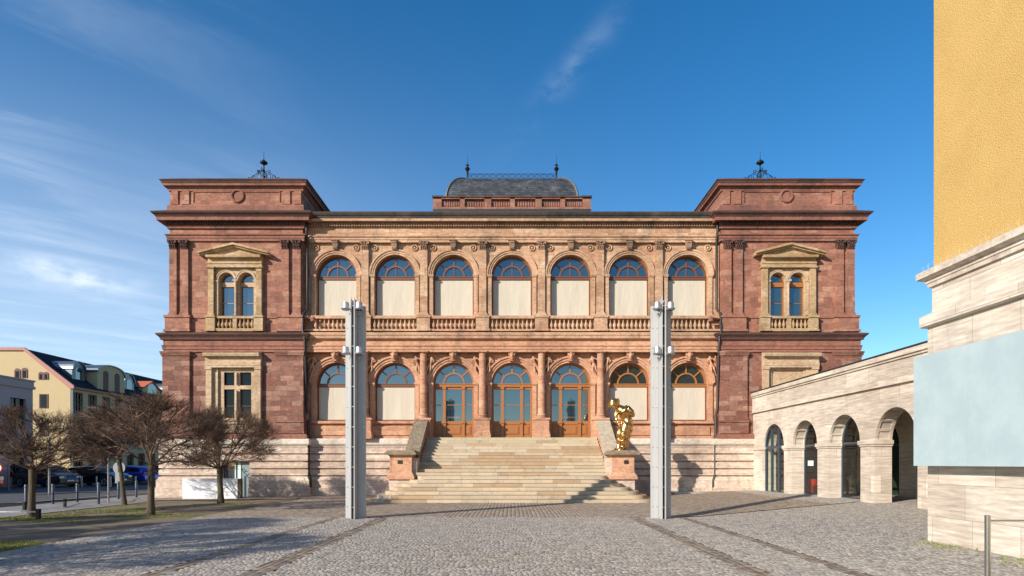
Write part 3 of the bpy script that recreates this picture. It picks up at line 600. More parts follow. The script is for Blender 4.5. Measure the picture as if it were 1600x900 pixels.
# ---- lower storey of the hall
zs_l = ZH(598.5, Yc); zsill_l = ZH(658, Yc); rl = 1.04; zdoor = 2.92
mb = MB(); mb.wall(-HALL, HALL, ZH(686, Yc), ZH(549, Yc), Yc, [(c - rl, c + rl, zdoor if 2 <= i <= 4 else zsill_l, zs_l, True) for i, c in enumerate(CX)], .42); mb.build('lower_wall', M['orange'], mus)
for i, c in enumerate(CX):
    a = MB(); a.arc(c, zs_l, rl, rl + .11, Yc - .05, Yc + .03); a.arc(c, zs_l, rl + .11, rl + .23, Yc - .09, Yc + .02); a.arc(c, zs_l, rl + .23, rl + .32, Yc - .15, Yc + .02)
    a.build('archivolt', M['orangetrim'], mus, 50)
    zb = zdoor if 2 <= i <= 4 else zsill_l
    for sx in (-1, 1):
        j = MB(); xa, xb = sorted((c + sx * rl, c + sx * (rl + .21))); j.box(xa, xb, Yc - .08, Yc + .02, zb, zs_l - .13)
        j.box(xa - .02, xb + .02, Yc - .11, Yc + .02, zs_l - .13, zs_l - .07); j.box(xa - .04, xb + .04, Yc - .14, Yc + .02, zs_l - .07, zs_l)
        j.box(xa - .02, xb + .02, Yc - .10, Yc + .02, zb, zb + .1); j.build('impost', M['orangetrim'], mus)
    put('keystone_mask', MASK, (c, Yc - .12, ZH(565, Yc)), mus)
    if not 2 <= i <= 4:
        fan_window(c, zs_l, rl, Yc + .27, True, zsill_l, inner_mull=False, mat='woodwin' if i < 5 else 'wood')
        j = MB(); j.box(c - 1.3, c + 1.3, Yc - .16, Yc + .02, ZH(662, Yc), zsill_l + .0); j.box(c - 1.12, c + 1.12, Yc - .06, Yc + .02, ZH(680, Yc), ZH(666, Yc)); j.build('window_sill', M['orangetrim'], mus)
    else:
        f = fan_window(c, zs_l, rl, Yc + .27, True, zsill_l, zdoor=zdoor, inner_mull=False, mat='wood')
        d = MB(); yf = Yc + .27; zt = zs_l - .17; zg0, zg1 = ZH(657.5, Yc), ZH(607.5, Yc)
        xs_ = [-1.04, -.95, -.53, -.40, .40, .53, .95, 1.04]
        for a_, b_, t_ in ((-1.04, -.94, 0), (-.56, -.42, -.04), (.42, .56, -.04), (.94, 1.04, 0)): d.box(c + a_, c + b_, yf + t_, yf + .12, zdoor, zt)
        for a_, b_ in ((-.94, -.56), (-.42, .42), (.56, .94)):
            d.box(c + a_, c + b_, yf + .02, yf + .10, zg1, zt); d.box(c + a_, c + b_, yf + .02, yf + .10, zg0 - .16, zg0)
            d.box(c + a_, c + b_, yf + .05, yf + .10, zdoor, zg0 - .16)
            d.box(c + a_ + .07, c + b_ - .07, yf + .02, yf + .06, zdoor + .20, zg0 - .24); d.box(c + a_ + .12, c + b_ - .12, yf + .005, yf + .03, zdoor + .25, zg0 - .29)
            zm = ZH(632, Yc); d.box(c + a_, c + b_, yf + .03, yf + .09, zm - .018, zm + .018)
            d.box(c + a_, c + b_, yf - .01, yf + .10, zdoor, zdoor + .12)
        for a_ in (-.49, .49): d.box(c + a_ - .1, c + a_ + .1, yf - .08, yf, zg0 - .12, zg0 - .04); d.box(c + a_ - .09, c + a_ + .09, yf - .07, yf, zt - .12, zt)
        do = d.build('door', M['wood'], mus)
        for a_, b_ in ((-.94, -.56), (-.42, .42), (.56, .94)):
            gq = MB(); gq.box(c + a_, c + b_, yf + .06, yf + .065, zg0, zg1); gq.build('door_pane', M['glassdoor'], do)
        h = MB(); h.tube([(c - .38, yf - .02, zg0 + .08), (c - .38, yf - .05, zg0 + .08), (c - .26, yf - .05, zg0 + .08)], .014, 6); h.build('handle', M['steel'], do)
        if i in (2, 4):
            cu = bpy.data.curves.new('lettering', 'FONT'); cu.body = 'EINGANG'; cu.size = .105; cu.space_character = 1.45; cu.align_x = 'CENTER'; cu.extrude = .002
            t = bpy.data.objects.new('tmp', cu); col.objects.link(t); bpy.context.view_layer.update()
            tm = bpy.data.meshes.new_from_object(t.evaluated_get(bpy.context.evaluated_depsgraph_get())); bpy.data.objects.remove(t); tm.name = 'lettering'
            tm.transform(Matrix.Rotation(R(90), 4, 'X')); tm.materials.clear(); tm.materials.append(M['ochre']); put('lettering', tm, (c + (0.0 if i == 4 else -.03), yf + .05, ZH(652.5, Yc)), do)
for k, x_ in enumerate(PX):
    zb0 = 2.88 if 0 < k < 5 else ZH(686, Yc)
    p = MB(); p.box(x_ - .37, x_ + .37, Yc - .50, Yc + .02, ZH(675, Yc), ZH(657, Yc)); p.box(x_ - .42, x_ + .42, Yc - .55, Yc + .02, ZH(657, Yc), ZH(654, Yc))
    p.box(x_ - .43, x_ + .43, Yc - .56, Yc + .02, zb0, ZH(679, Yc)); p.box(x_ - .40, x_ + .40, Yc - .53, Yc + .02, ZH(679, Yc), ZH(675, Yc)); p.build('pedestal', M['orangetrim'], mus)
    p = MB(); z0, z1 = ZH(654, Yc), ZH(550, Yc); cy_ = Yc - .25; hh = z1 - z0
    p.lathe([(.27, 0), (.28, .04), (.27, .09), (.225, .10), (.245, .14), (.225, .19), (.198, .21), (.198, hh * .35), (.172, hh - .27), (.19, hh - .26), (.19, hh - .23), (.17, hh - .22), (.17, hh - .15), (.235, hh - .085), (.235, hh - .08)], (x_, cy_, z0), 20)
    po = p.build('column', M['orange'], mus, 40)
    q = MB(); q.box(x_ - .25, x_ + .25, cy_ - .25, cy_ + .25, z1 - .08, z1 - .002); q.build('abacus', M['orangetrim'], po)
# carved relief figures in the spandrels
def relief(seed):
    rnd = random.Random(seed); j = lambda a: rnd.uniform(-a, a)
    v = [(0, 0, 0), (.04 + j(.03), 0, .2), (.0 + j(.03), 0, .40), (.0, 0, .50), (j(.03), -.03, .58),
         (-.14, -.02, .40), (-.24 + j(.05), -.04, .30 + j(.08)), (-.33 + j(.05), -.04, .40 + j(.12)), (.14, -.02, .38), (.23 + j(.04), -.05, .26 + j(.06)), (.12 + j(.1), -.07, .22),
         (-.08, 0, -.04), (-.06 + j(.05), -.07, -.26), (-.10 + j(.05), -.02, -.52), (.09, 0, -.04), (.13 + j(.05), -.05, -.28), (.06 + j(.06), -.01, -.55)]
    e = [(0, 1), (1, 2), (2, 3), (3, 4), (2, 5), (5, 6), (6, 7), (2, 8), (8, 9), (9, 10), (0, 11), (11, 12), (12, 13), (0, 14), (14, 15), (15, 16)]
    r_ = [.095, .08, .10, .05, .085, .055, .042, .03, .055, .042, .03, .085, .06, .035, .085, .06, .035]
    v += [(-.36, .0, .10), (-.48, 0, .30), (-.42, 0, .46)]; e += [(6, 17), (17, 18), (18, 19)]; r_ += [.05, .06, .03]   # drapery
    return skin_mesh('relief_figure', v, e, r_, M['orangetrim'], 1)
REL = [relief(s) for s in (3, 8, 21)]
for i, c in enumerate(CX):
    for sx in (-1, 1):
        o = put('relief_figure', REL[(i * 2 + (sx > 0)) % 3], (c + sx * 1.19, Yc - .10, ZH(571, Yc) - .02), mus, scale=(-sx * .86, 1.1, .86)); o.rotation_euler.y = sx * R(-14)
# ---- base of the hall
base_rows = [775, 762, 749.5, 744, 733, 721.5, 710, 698.5]
def base_profile(Y, ground=-.2):
    p = [(-.1, ground), (.34, ground), (.34, ZH(762, Y)), (.26, ZH(761, Y)), (.26, ZH(750, Y)), (.20, ZH(747.5, Y)), (.17, ZH(745, Y))]
    for a, b in zip(base_rows[3:], base_rows[4:]):
        za, zb_ = ZH(a, Y), ZH(b, Y); p += [(.05, za), (.06, za + .03), (.17, za + .06), (.17, zb_ - .03), (.05, zb_ - .005)]
    return p + [(-.1, ZH(698.5, Y))]
def ledge_profile(Y): return [(-.1, ZH(698.5, Y)), (.13, ZH(698.5, Y)), (.15, ZH(697, Y)), (.22, ZH(695, Y)), (.25, ZH(693.5, Y)), (.25, ZH(687, Y)), (.20, ZH(685.4, Y)), (-.1, ZH(685, Y))]
for a_, b_ in ((-HALL - .1, -5.0), (5.0, HALL + .1)):
    mb = MB(); mb.sweep([(a_, Yc), (b_, Yc)], base_profile(Yc)); mb.build('base_wall', M['pale'], mus)
    mb = MB(); mb.sweep([(a_, Yc), (b_, Yc)], ledge_profile(Yc)); mb.build('base_ledge', M['paleledge'], mus)
# ---- wings
for s in (-1, 1):
    X = lambda px_left: XX(px_left, Yw) if s < 0 else -XX(px_left, Yw)      # measured on the left wing, mirrored
    def bx(mb, pa, pb, d, ya, yb, back=.05, Y=Yw):    # block by its edges as seen on the left wing, standing d proud
        xa, xb = sorted((X(pa), X(pb))); mb.box(xa, xb, Y - d, Y + back, ZH(ya, Y), ZH(yb, Y)); return mb
    cxw = X(369.7)
    Yl = Yw - .12
    # upper wall
    ops = [(cxw - 1.05, cxw + 1.05, ZH(495, Yw), ZH(419, Yw), False)]
    xa, xb = sorted((-s * -HALL * -1, s * WOUT)) if False else sorted((s * HALL, s * WOUT))
    mb = MB(); mb.wall(xa, xb, ZH(522, Yw), ZH(345, Yw), Yw, ops, .3)
    for xq in (xa, xb): mb.add([(xq, Yw, ZH(522, Yw)), (xq, 48, ZH(522, Yw)), (xq, 48, ZH(345, Yw)), (xq, Yw, ZH(345, Yw))], [(0, 1, 2, 3)])
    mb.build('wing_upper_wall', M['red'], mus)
    # lower wall
    xla, xlb = sorted((s * (HALL - .13), s * 17.45)); lo = [(X(372) - .96, X(372) + .96, ZH(657, Yl), ZH(573, Yl), False)]
    mb = MB(); mb.wall(xla, xlb, ZH(687, Yl), ZH(540, Yl), Yl, lo, .3)
    for xq in (xla, xlb): mb.add([(xq, Yl, ZH(687, Yl)), (xq, 48, ZH(687, Yl)), (xq, 48, ZH(540, Yl)), (xq, Yl, ZH(540, Yl))], [(0, 1, 2, 3)])
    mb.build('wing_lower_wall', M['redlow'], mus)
    # base
    P0 = wpath(s, HALL - .15, 17.5, Yw - .05)
    if s < 0:
        xd0, xd1 = XX(349, Yw), XX(393, Yw); prof = base_profile(Yw); cut = ZH(722, Yw)
        lowp = [q for q in prof if q[1] < ZH(721.9, Yw)] + [(-.1, ZH(721.7, Yw))]; upp = [(-.1, ZH(721.5, Yw))] + [q for q in prof if q[1] >= ZH(721.6, Yw)]
        mb = MB(); mb.sweep([P0[0], P0[1], (xd0, P0[1][1])], lowp); mb.sweep([(xd1, P0[2][1]), P0[2], P0[3]], lowp); mb.sweep(P0, upp); mb.build('base_wall', M['pale'], mus)
        dq = MB(); yb = Yw + .18; dq.box(xd0, xd1, yb, yb + .1, -.3, ZH(721, Yw)); dq.build('doorway_back', M['doorgreen'], mus)
        dd = MB(); dd.box(XX(376.5, Yw), XX(391.5, Yw), yb - .06, yb, -.15, ZH(723, Yw)); do = dd.build('side_door', M['doorgreen'], mus)
        gq = MB(); gq.box(XX(352, Yw), XX(365, Yw), yb - .03, yb, ZH(747, Yw), ZH(723, Yw)); gq.build('pane', M['glass'], do)
        gq = MB(); gq.box(XX(365, Yw), XX(366.5, Yw), yb - .05, yb, ZH(776, Yw), ZH(722, Yw)); gq.box(XX(370, Yw), XX(374.5, Yw), yb - .05, yb, ZH(776, Yw), ZH(722, Yw)); gq.build('frame', M['paper'], do)
        gr = MB()
        for k, (ox, oz) in enumerate(((379, 736), (382.5, 739.5), (386, 743), (389, 748))):
            pts = [(XX(ox, Yw) + .09 * math.cos(t * (1.3 + k * .5)) * (1 - t * .06), yb - .065, ZH(oz, Yw) + .11 * math.sin(t + k)) for t in np.linspace(0, 4.2, 9)]
            gr.tube(pts, .014, 5)
        gr.build('graffiti', M['black'], do)
    else:
        mb = MB(); mb.sweep(P0, base_profile(Yw)); mb.build('base_wall', M['pale'], mus)
    mb = MB(); mb.sweep(P0, ledge_profile(Yw)); mb.build('base_ledge', M['paleledge'], mus)
    mb = MB(); mb.sweep(wpath(s, HALL - .13, 17.45, Yl), pr([(-.05, 685.2), (.17, 685.2), (.17, 680), (.13, 679), (.10, 677.5), (-.05, 677.4)], Yl)); mb.build('foot_moulding', M['redtrim'], mus)
    # lower pilasters
    for pa, pb in ((258, 300), (435, 476.5)):
        p = MB(); bx(p, pa, pb, .13, 652, 558, .02, Yl); bx(p, pa - 1.2, pb + 1.2, .17, 677.5, 660, .02, Yl); bx(p, pa - 1.8, pb + 1.8, .22, 660, 656.5, .02, Yl); bx(p, pa - 1, pb + 1, .17, 656.5, 652, .02, Yl)
        bx(p, pa - .8, pb + .8, .16, 558, 555.5, .02, Yl); bx(p, pa - 1.8, pb + 1.8, .21, 555.5, 552.5, .02, Yl); bx(p, pa - 2.4, pb + 2.4, .25, 552.5, 549.9, .02, Yl)
        p.build('lower_pilaster', M['redlow'], mus)
    # mouldings
    PW = wpath(s, HALL, 17.25, Yw)
    mb = MB(); mb.sweep(PW, pr([(-.05, 550), (.20, 550), (.20, 546), (.24, 545.6), (.24, 541.5), (.28, 540), (.20, 539), (.20, 532), (.24, 531), (-.05, 530.6)], Yw)); mb.build('middle_entablature', M['redtrim'], mus)
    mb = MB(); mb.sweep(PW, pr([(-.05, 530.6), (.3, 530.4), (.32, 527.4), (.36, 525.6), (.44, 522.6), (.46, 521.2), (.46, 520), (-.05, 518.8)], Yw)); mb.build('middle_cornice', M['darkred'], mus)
    PU = wpath(s, HALL, WOUT, Yw)
    mb = MB(); mb.sweep(PU, pr([(-.05, 376.5), (.10, 376.5), (.10, 372), (.13, 371.6), (.13, 368), (.19, 366.6), (.19, 365.4), (-.05, 364.6)], Yw)); mb.build('upper_architrave', M['redtrim'], mus)
    mb = MB(); mb.sweep(PU, pr([(-.05, 357), (.10, 356.6), (.13, 352), (.13, 345.6), (.22, 344.8), (.24, 344), (.44, 343.6), (.45, 338), (-.05, 337.8)], Yw)); mb.build('upper_cornice', M['redtrim'], mus)
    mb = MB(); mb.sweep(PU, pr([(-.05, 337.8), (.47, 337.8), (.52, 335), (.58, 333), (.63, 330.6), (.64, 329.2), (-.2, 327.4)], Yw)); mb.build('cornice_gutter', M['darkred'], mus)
    xa_, xb_ = sorted((s * (HALL - .1), s * (WOUT + .12))); mb = MB(); dentils(mb, xa_, xb_, Yw - .13, .09, ZH(351, Yw - .2), ZH(346.2, Yw - .2), .12, .07)
    mb.build('dentil_course', M['darkred'], mus)  # shade between and under the dentils painted in with the sooty red
    # upper pilasters in pairs on tall pedestals
    for pa, pb in ((266.5, 278), (283.5, 296), (441, 452.5), (458.5, 471)):
        p = MB(); bx(p, pa, pb, .13, 491, 390, .02); bx(p, pa - 1.3, pb + 1.3, .19, 494, 491.5, .02); bx(p, pa - .7, pb + .7, .16, 491.5, 489.5, .02)
        pp = p.build('upper_pilaster', M['red'], mus); put('capital', CAPR, ((X(pa) + X(pb)) / 2, Yw - .13, ZH(389.3, Yw)), pp, scale=(.98, 1, 1.02))
    for pa, pb in ((261, 299), (436, 474)):
        p = MB(); bx(p, pa, pb, .20, 516, 497.5, .02); bx(p, pa - 1.4, pb + 1.4, .25, 497.5, 494, .02); bx(p, pa - 2, pb + 1.5, .26, 519.2, 516, .02); p.build('pilaster_pedestal', M['red'], mus)
    p = MB(); bx(p, 299, 436, .05, 498, 495.5, .02) if False else None
    for a_, b_ in ((299, 325), (408, 436)):
        p = MB(); bx(p, a_, b_, .05, 497.5, 495, .02); p.build('sill_band', M['redtrim'], mus)
    # upper window surround with pediment
    sur = MB(); bx(sur, 337, 401, .10, 519.2, 518.2, .02); so_ = sur.build('window_surround', M['ochre'], mus)
    for pa, pb in ((328, 336.5), (402.5, 411)):
        sur = MB(); bx(sur, pa, pb, .20, 493.5, 421, .02)
        bx(sur, pa - 1.2, pb + 1.2, .25, 421, 417.6, .02); bx(sur, pa - 2.4, pb + 2.4, .27, 420.3, 418.4, .02); bx(sur, pa - 1.4, pb + 1.4, .26, 495.5, 493.5, .02); bx(sur, pa - .8, pb + .8, .23, 493.5, 491, .02)
        bx(sur, pa - 2.5, pb + 3, .28, 518.8, 497.8, .02); bx(sur, pa - 3.5, pb + 3.8, .33, 497.8, 495.2, .02); bx(sur, pa - 3.5, pb + 3.8, .33, 519, 516.5, .02); sur.build('window_pilaster', M['ochre'], so_)
    e = MB(); hw = 40.5 * Yw / F
    e.sweep([(cxw - hw - .05, Yw), (cxw + hw + .05, Yw)], pr([(-.05, 417.6), (.22, 417.6), (.22, 412), (.26, 411.5), (.26, 409), (.2, 408.6), (.2, 404), (.24, 403), (.42, 401.6), (.45, 399), (.45, 397.8), (-.05, 397.6)], Yw)); e.build('window_entablature', M['ochre'], so_)
    pd = MB(); zb_, za_ = ZH(399.5, Yw), ZH(381, Yw) - .27; hb = 50.5 * Yw / F
    pd.prism([(cxw - hb, zb_), (cxw + hb, zb_), (cxw, za_)], 1, Yw - .18, Yw + .02)
    for q in (-1, 1):
        for t0, t1, dd_ in ((.0, .10, .47), (.10, .17, .36)):
            P_ = [(cxw + q * (hb + .12), zb_ - t0), (cxw, za_ + .10 - t0), (cxw, za_ + .10 - t1), (cxw + q * (hb + .12), zb_ - t1)]
            P_ = [(a, b + .08) for a, b in P_]; pd.prism(P_, 1, Yw - dd_, Yw + .02)
    pd.build('pediment', M['ochre'], so_)
    # double arched light
    ins = MB(); yi = Yw - .02; cL, cR = cxw - 15.4 * Yw / F, cxw + 15.4 * Yw / F; ra = 12.4 * Yw / F
    ins.wall(cxw - 1.06, cxw + 1.06, ZH(495, Yw), ZH(417.6, Yw), yi, [(cL - ra, cL + ra, ZH(495, Yw), ZH(438.5, Yw), True), (cR - ra, cR + ra, ZH(495, Yw), ZH(438.5, Yw), True)], .32)
    for c_ in (cL, cR): ins.arc(c_, ZH(438.5, Yw), ra, ra + .11, yi - .05, yi + .01, n=18); ins.arc(c_, ZH(438.5, Yw), ra + .08, ra + .12, yi - .075, yi - .04, n=18)
    for c_ in (cL - ra - .07, cR + ra + .07): ins.box(c_ - .075, c_ + .075, yi - .06, yi + .0, ZH(493, Yw), ZH(441, Yw)); ins.box(c_ - .10, c_ + .10, yi - .09, yi + .0, ZH(441, Yw), ZH(438.5, Yw))
    ins.lathe([(.085, 0), (.085, .06), (.055, .08), (.055, 1.48), (.05, 1.52), (.09, 1.62), (.10, 1.70)], (cxw, yi - .08, ZH(494, Yw)), 12); ins.box(cxw - .12, cxw + .12, yi - .18, yi, ZH(441, Yw), ZH(438, Yw))
    io = ins.build('arched_window_stonework', M['buff'], so_, 50)
    for c_ in (cL, cR):
        w = MB(); yy = yi + .22; w.arc(c_, ZH(438.5, Yw), ra - .05, ra, yy, yy + .08, n=18); w.box(c_ - ra, c_ + ra, yy - .04, yy + .08, ZH(447, Yw), ZH(440, Yw)); w.box(c_ - ra, c_ - ra + .05, yy, yy + .08, ZH(494, Yw), ZH(447, Yw)); w.box(c_ + ra - .05, c_ + ra, yy, yy + .08, ZH(494, Yw), ZH(447, Yw)); w.box(c_ - ra, c_ + ra, yy + .02, yy + .07, ZH(472.8, Yw), ZH(472, Yw))
        wo = w.build('window', M['woodpale'] if s < 0 else M['wood'], mus); gq = MB(); gq.box(c_ - ra + .01, c_ + ra - .01, yy + .05, yy + .06, ZH(494, Yw), ZH(438, Yw))
        n = 16; pts = [(c_ + (ra - .03) * math.cos(PI * i / n), yy + .05, ZH(438.5, Yw) + (ra - .03) * math.sin(PI * i / n)) for i in range(n + 1)]; gq.add(pts, [tuple(range(n + 1))]); gq.build('pane', M['glass'], wo)
    b = MB(); bx(b, 339, 401, .24, 499, 495.4, .0); bx(b, 339, 401, .24, 518.9, 514.5, .0); bx(b, 366, 373.5, .26, 514.5, 499, .0) if False else b.box(cxw - .10, cxw + .10, Yw - .22, Yw, ZH(514.5, Yw), ZH(499, Yw)); bo = b.build('window_balustrade', M['ochre'], mus)
    for k in range(4):
        for q in (-1, 1): put('baluster', BALO, (cxw + q * (.24 + .20 * k), Yw - .12, ZH(514.5, Yw)), bo, scale=(.9, .9, 1))
    # lower window surround
    sur = MB(); c0 = 366.5
    for pa, pb in ((326.5, 335), (402.5, 411)): bx(sur, pa, pb, .20, 655, 578, .02, Yl); bx(sur, pa - .8, pb + .8, .24, 578, 574, .02, Yl); bx(sur, pa - 1, pb + 1, .24, 660, 655, .02, Yl)
    bx(sur, 335, 343, .06, 655, 574, .02, Yl); bx(sur, 399.5, 402.5, .06, 655, 574, .02, Yl); bx(sur, 322, 414, .28, 663, 660, .02, Yl)
    bx(sur, 335, 402.5, .05, 574, 573, .02, Yl) ; bx(sur, 328, 410, .22, 676, 663, .02, Yl)
    so2 = sur.build('lower_window_surround', M['buff'], mus)
    e = MB(); xe = sorted((X(325), X(411.5))); e.sweep([(xe[0], Yl), (xe[1], Yl)], pr([(-.05, 574), (.22, 574), (.22, 571), (.24, 570.6), (.24, 566), (.19, 565.6), (.19, 558.5), (.24, 557.6), (.42, 556), (.46, 552.4), (.46, 551), (-.05, 550.6)], Yl)); e.build('window_hood', M['buff'], so2)
    if s < 0:
        w = MB(); yy = Yl + .05
        bx(w, 343, 351, -.05, 656, 577, .2, Yl); bx(w, 393.5, 401, -.05, 656, 577, .2, Yl); bx(w, 367, 375.5, -.07, 656, 577, .2, Yl); bx(w, 343, 401, -.04, 581.5, 574, .2, Yl); bx(w, 350, 394, -.06, 608, 602, .2, Yl); bx(w, 343, 401, -.04, 657, 653, .2, Yl)
        w.tube([(X(371.3), yy - .06, ZH(656, Yl)), (X(371.3), yy - .06, ZH(610, Yl))], .055, 10); w.tube([(X(371.3), yy - .06, ZH(601, Yl)), (X(371.3), yy - .06, ZH(582, Yl))], .05, 10)
        wo = w.build('window', M['buff'], mus)
        g = MB(); bx(g, 344, 400, -.18, 656, 578, .26, Yl); g.build('pane', M['glassdark'], wo)
        g = MB()
        for a_ in (350, 365.5, 376, 392.5): bx(g, a_, a_ + 1, -.14, 655, 581, .19, Yl)
        bx(g, 350, 394, -.145, 634.6, 633.6, .19, Yl); g.build('frame', M['reddark'], wo)
    else:
        w = MB(); bx(w, 341, 402, -.06, 656, 574, .2, Yl); bx(w, 343, 347, -.0, 656, 574, .03, Yl); bx(w, 395, 399, -.0, 656, 574, .03, Yl); bx(w, 347, 395, -.0, 578, 574, .03, Yl); w.build('blind_window_panel', M['buff'], mus)
    # attic
    Ya = Yw; xa, xb = sorted((s * (HALL + .02), s * (WOUT - .0)))
    mb = MB(); mb.box(xa, xb, Ya, Ya + 6.7, 13.9, ZH(292, Ya)); mb.build('attic_wall', M['red'], mus)
    PA = [(-WOUT, Ya + 6.7), (-WOUT, Ya), (-HALL - .02, Ya), (-HALL - .02, Ya + 6.7)]
    PA = PA if s < 0 else [(-x, y) for x, y in reversed(PA)]
    mb = MB(); mb.sweep(PA, pr([(-.05, 328.6), (.10, 328.6), (.10, 321.5), (.04, 319.5), (-.05, 319.4)], Ya)); mb.sweep(PA, pr([(-.05, 298.6), (.05, 298.6), (.07, 294.6), (-.05, 294.4)], Ya)); mb.build('attic_moulding', M['redtrim'], mus)
    mb = MB(); mb.sweep(PA, pr([(-.05, 294.4), (.09, 294.2), (.11, 291), (.24, 289.4), (.26, 285.6), (-.05, 285.5)], Ya)); mb.build('attic_cornice', M['redtrim'], mus)
    mb = MB(); mb.sweep(PA, pr([(-.05, 285.5), (.28, 285.4), (.32, 281.5), (.36, 280.4), (.36, 279.3), (-.3, 278.4)], Ya)); mb.build('attic_gutter', M['darkred'], mus)
    for pa, pb in ((269, 279), (285, 296.5), (442.5, 454), (460, 471)):
        p = MB(); bx(p, pa, pb, .07, 319.6, 298.5, .02, Ya); p.build('attic_pilaster', M['red'], mus)
    p = MB(); bx(p, 302, 362, .04, 300.8, 299.4, .02, Ya); bx(p, 380, 438, .04, 300.8, 299.4, .02, Ya); bx(p, 302, 303.2, .04, 316, 300.8, .02, Ya); bx(p, 437, 438.2, .04, 316, 300.8, .02, Ya)
    cxa = X(371.5); p.lathe([(.24, -.015), (.245, -.07), (.29, -.09), (.34, -.07), (.35, .01)], (cxa, Ya, ZH(306.5, Ya)), 24, axis=1); p.build('attic_panel_moulding', M['redtrim'], mus)
    # tent roof, iron finial and cresting
    cx0 = s * (HALL + WOUT) / 2; cy0 = Ya + 3.35; za = 17.55; mb = MB(); zz0 = ZH(279, Ya - .3) - .02
    mb.add([(xa - .3, Ya - .3, zz0), (xb + .3, Ya - .3, zz0), (xb + .3, Ya + 7, zz0), (xa - .3, Ya + 7, zz0), (cx0, cy0, za)], [(0, 1, 4), (1, 2, 4), (2, 3, 4), (3, 0, 4)]); mb.build('pavilion_roof', M['slate'], mus)
    mb = MB(); mb.lathe([(.07, -.2), (.07, .1), (.04, .2), (.04, .36), (.09, .42), (.04, .48), (.035, .70), (.06, .76), (.20, .84), (.21, .90), (.12, .98), (.04, 1.02), (.015, 1.10), (.012, 1.5)], (cx0, cy0, za), 12)
    fo = mb.build('roof_finial', M['iron'], mus, 50)
    mb = MB()
    for ang in (0, PI / 2, PI, 3 * PI / 2):
        ux, uy = math.cos(ang), math.sin(ang)
        for (rad, cu_, cz_, a0, a1) in ((.16, .26, .16, -90, 220), (.12, .56, .10, -60, 240), (.10, .28, .42, -90, 200), (.09, .80, .02, 0, 260)):
            pts = [(cx0 + ux * (cu_ + rad * (1 - .5 * (k / 12)) * math.cos(R(a0 + (a1 - a0) * k / 12))), cy0 + uy * (cu_ + rad * (1 - .5 * (k / 12)) * math.cos(R(a0 + (a1 - a0) * k / 12))), za - .03 + cz_ + rad * (1 - .5 * k / 12) * math.sin(R(a0 + (a1 - a0) * k / 12))) for k in range(13)]
            mb.tube(pts, .016, 5)
        mb.tube([(cx0, cy0, za + .45), (cx0 + ux * .4, cy0 + uy * .4, za + .28), (cx0 + ux * .95, cy0 + uy * .95, za - .2)], .016, 5)
    mb.build('iron_cresting', M['iron'], fo)
    # downpipe in the corner
    xp = s * (HALL - .20); yp = Yc - .42
    pts = [(xp, yp + .1, ZH(346, Yc)), (xp, yp, ZH(352, Yc)), (xp, yp, ZH(372, Yc)), (xp, yp + .12, ZH(380, Yc)), (xp, yp + .12, ZH(486, Yc)), (xp - s * -.12, yp - .1, ZH(494, Yc)), (xp - s * -.12, yp - .22, ZH(520, Yc)), (xp, yp - .3, ZH(530, Yc)), (xp, yp - .2, ZH(556, Yc)), (xp, yp + .0, ZH(640, Yc)), (xp - s * .10, yp - .02, ZH(650, Yc)), (xp - s * .12, yp - .02, ZH(740, Yc)), (xp - s * .24, yp - .1, ZH(750, Yc)), (xp - s * .24, yp - .1, .05 if s < 0 else .25)]
    mb = MB(); mb.tube(pts, .062, 10)
    for zc in (400, 440, 480, 540, 600, 670, 720): 
        zq = ZH(zc, Yc); near = min(pts, key=lambda q: abs(q[2] - zq)); 
    mb.box(xp - .12, xp + .12, yp - .05, yp + .2, ZH(348, Yc), ZH(341, Yc)); mb.build('downpipe', M['pipe'], mus, 40)
    mb = MB(); xl = s * (HALL - .55); mb.tube([(s * (HALL - .15), Yc - .35, ZH(500, Yc)), (xl, Yc - .5, ZH(500, Yc))], .025, 6); mb.lathe([(.05, 0), (.13, .04), (.13, .22), (.02, .30)], (xl, Yc - .5, ZH(507, Yc)), 10); mb.build('wall_lantern', M['redtrim'], mus)
# ---- roof centre: balustrade, slate dome
Yb = 33.0
sx_ = lambda px_: XX(px_, Yb)
mb = MB(); mb.box(sx_(677), sx_(923), Yb - .1, Yb + 8.2, 13.8, ZH(327.5, Yb)); mb.build('roof_platform', M['roofdark'], mus)
posts = [(677, 690), (718.5, 726), (757, 767.5), (797, 804.5), (836.5, 846.5), (875.5, 883), (910.5, 923)]
mb = MB()
for a_, b_ in posts: mb.box(sx_(a_), sx_(b_), Yb, Yb + .36, ZH(324, Yb), ZH(308.8, Yb))
for yy in (Yb + 2.6, Yb + 5.2, Yb + 7.7):
    for xq in (sx_(677), sx_(923) - .4): mb.box(xq, xq + .4, yy, yy + .36, ZH(324, Yb), ZH(308.8, Yb))
mb.box(sx_(676), sx_(924), Yb - .03, Yb + .40, ZH(327.5, Yb), ZH(323.5, Yb)); mb.box(sx_(677), sx_(923), Yb, Yb + .34, ZH(310.6, Yb), ZH(308.4, Yb))
for xq in (sx_(676), sx_(924) - .42): mb.box(xq, xq + .42, Yb + .40, Yb + 8, ZH(327.5, Yb), ZH(323.5, Yb)); mb.box(xq, xq + .42, Yb + .4, Yb + 8, ZH(310.6, Yb), ZH(308.4, Yb))
bo = mb.build('roof_balustrade', M['red'], mus)
mb = MB()
for k, (a_, b_) in enumerate(posts):
    ex = 2.2 if k in (0, 6) else (1.3 if k in (2, 4) else .2); mb.frustum(sx_(a_), sx_(b_), Yb - .0, Yb + .36, ZH(308.8, Yb), sx_(a_ - ex), sx_(b_ + ex), Yb - .07, Yb + .43, ZH(306.4, Yb))
mb.box(sx_(677), sx_(923), Yb - .05, Yb + .41, ZH(308.4, Yb), ZH(307, Yb)); mb.build('coping', M['darkred'], bo)
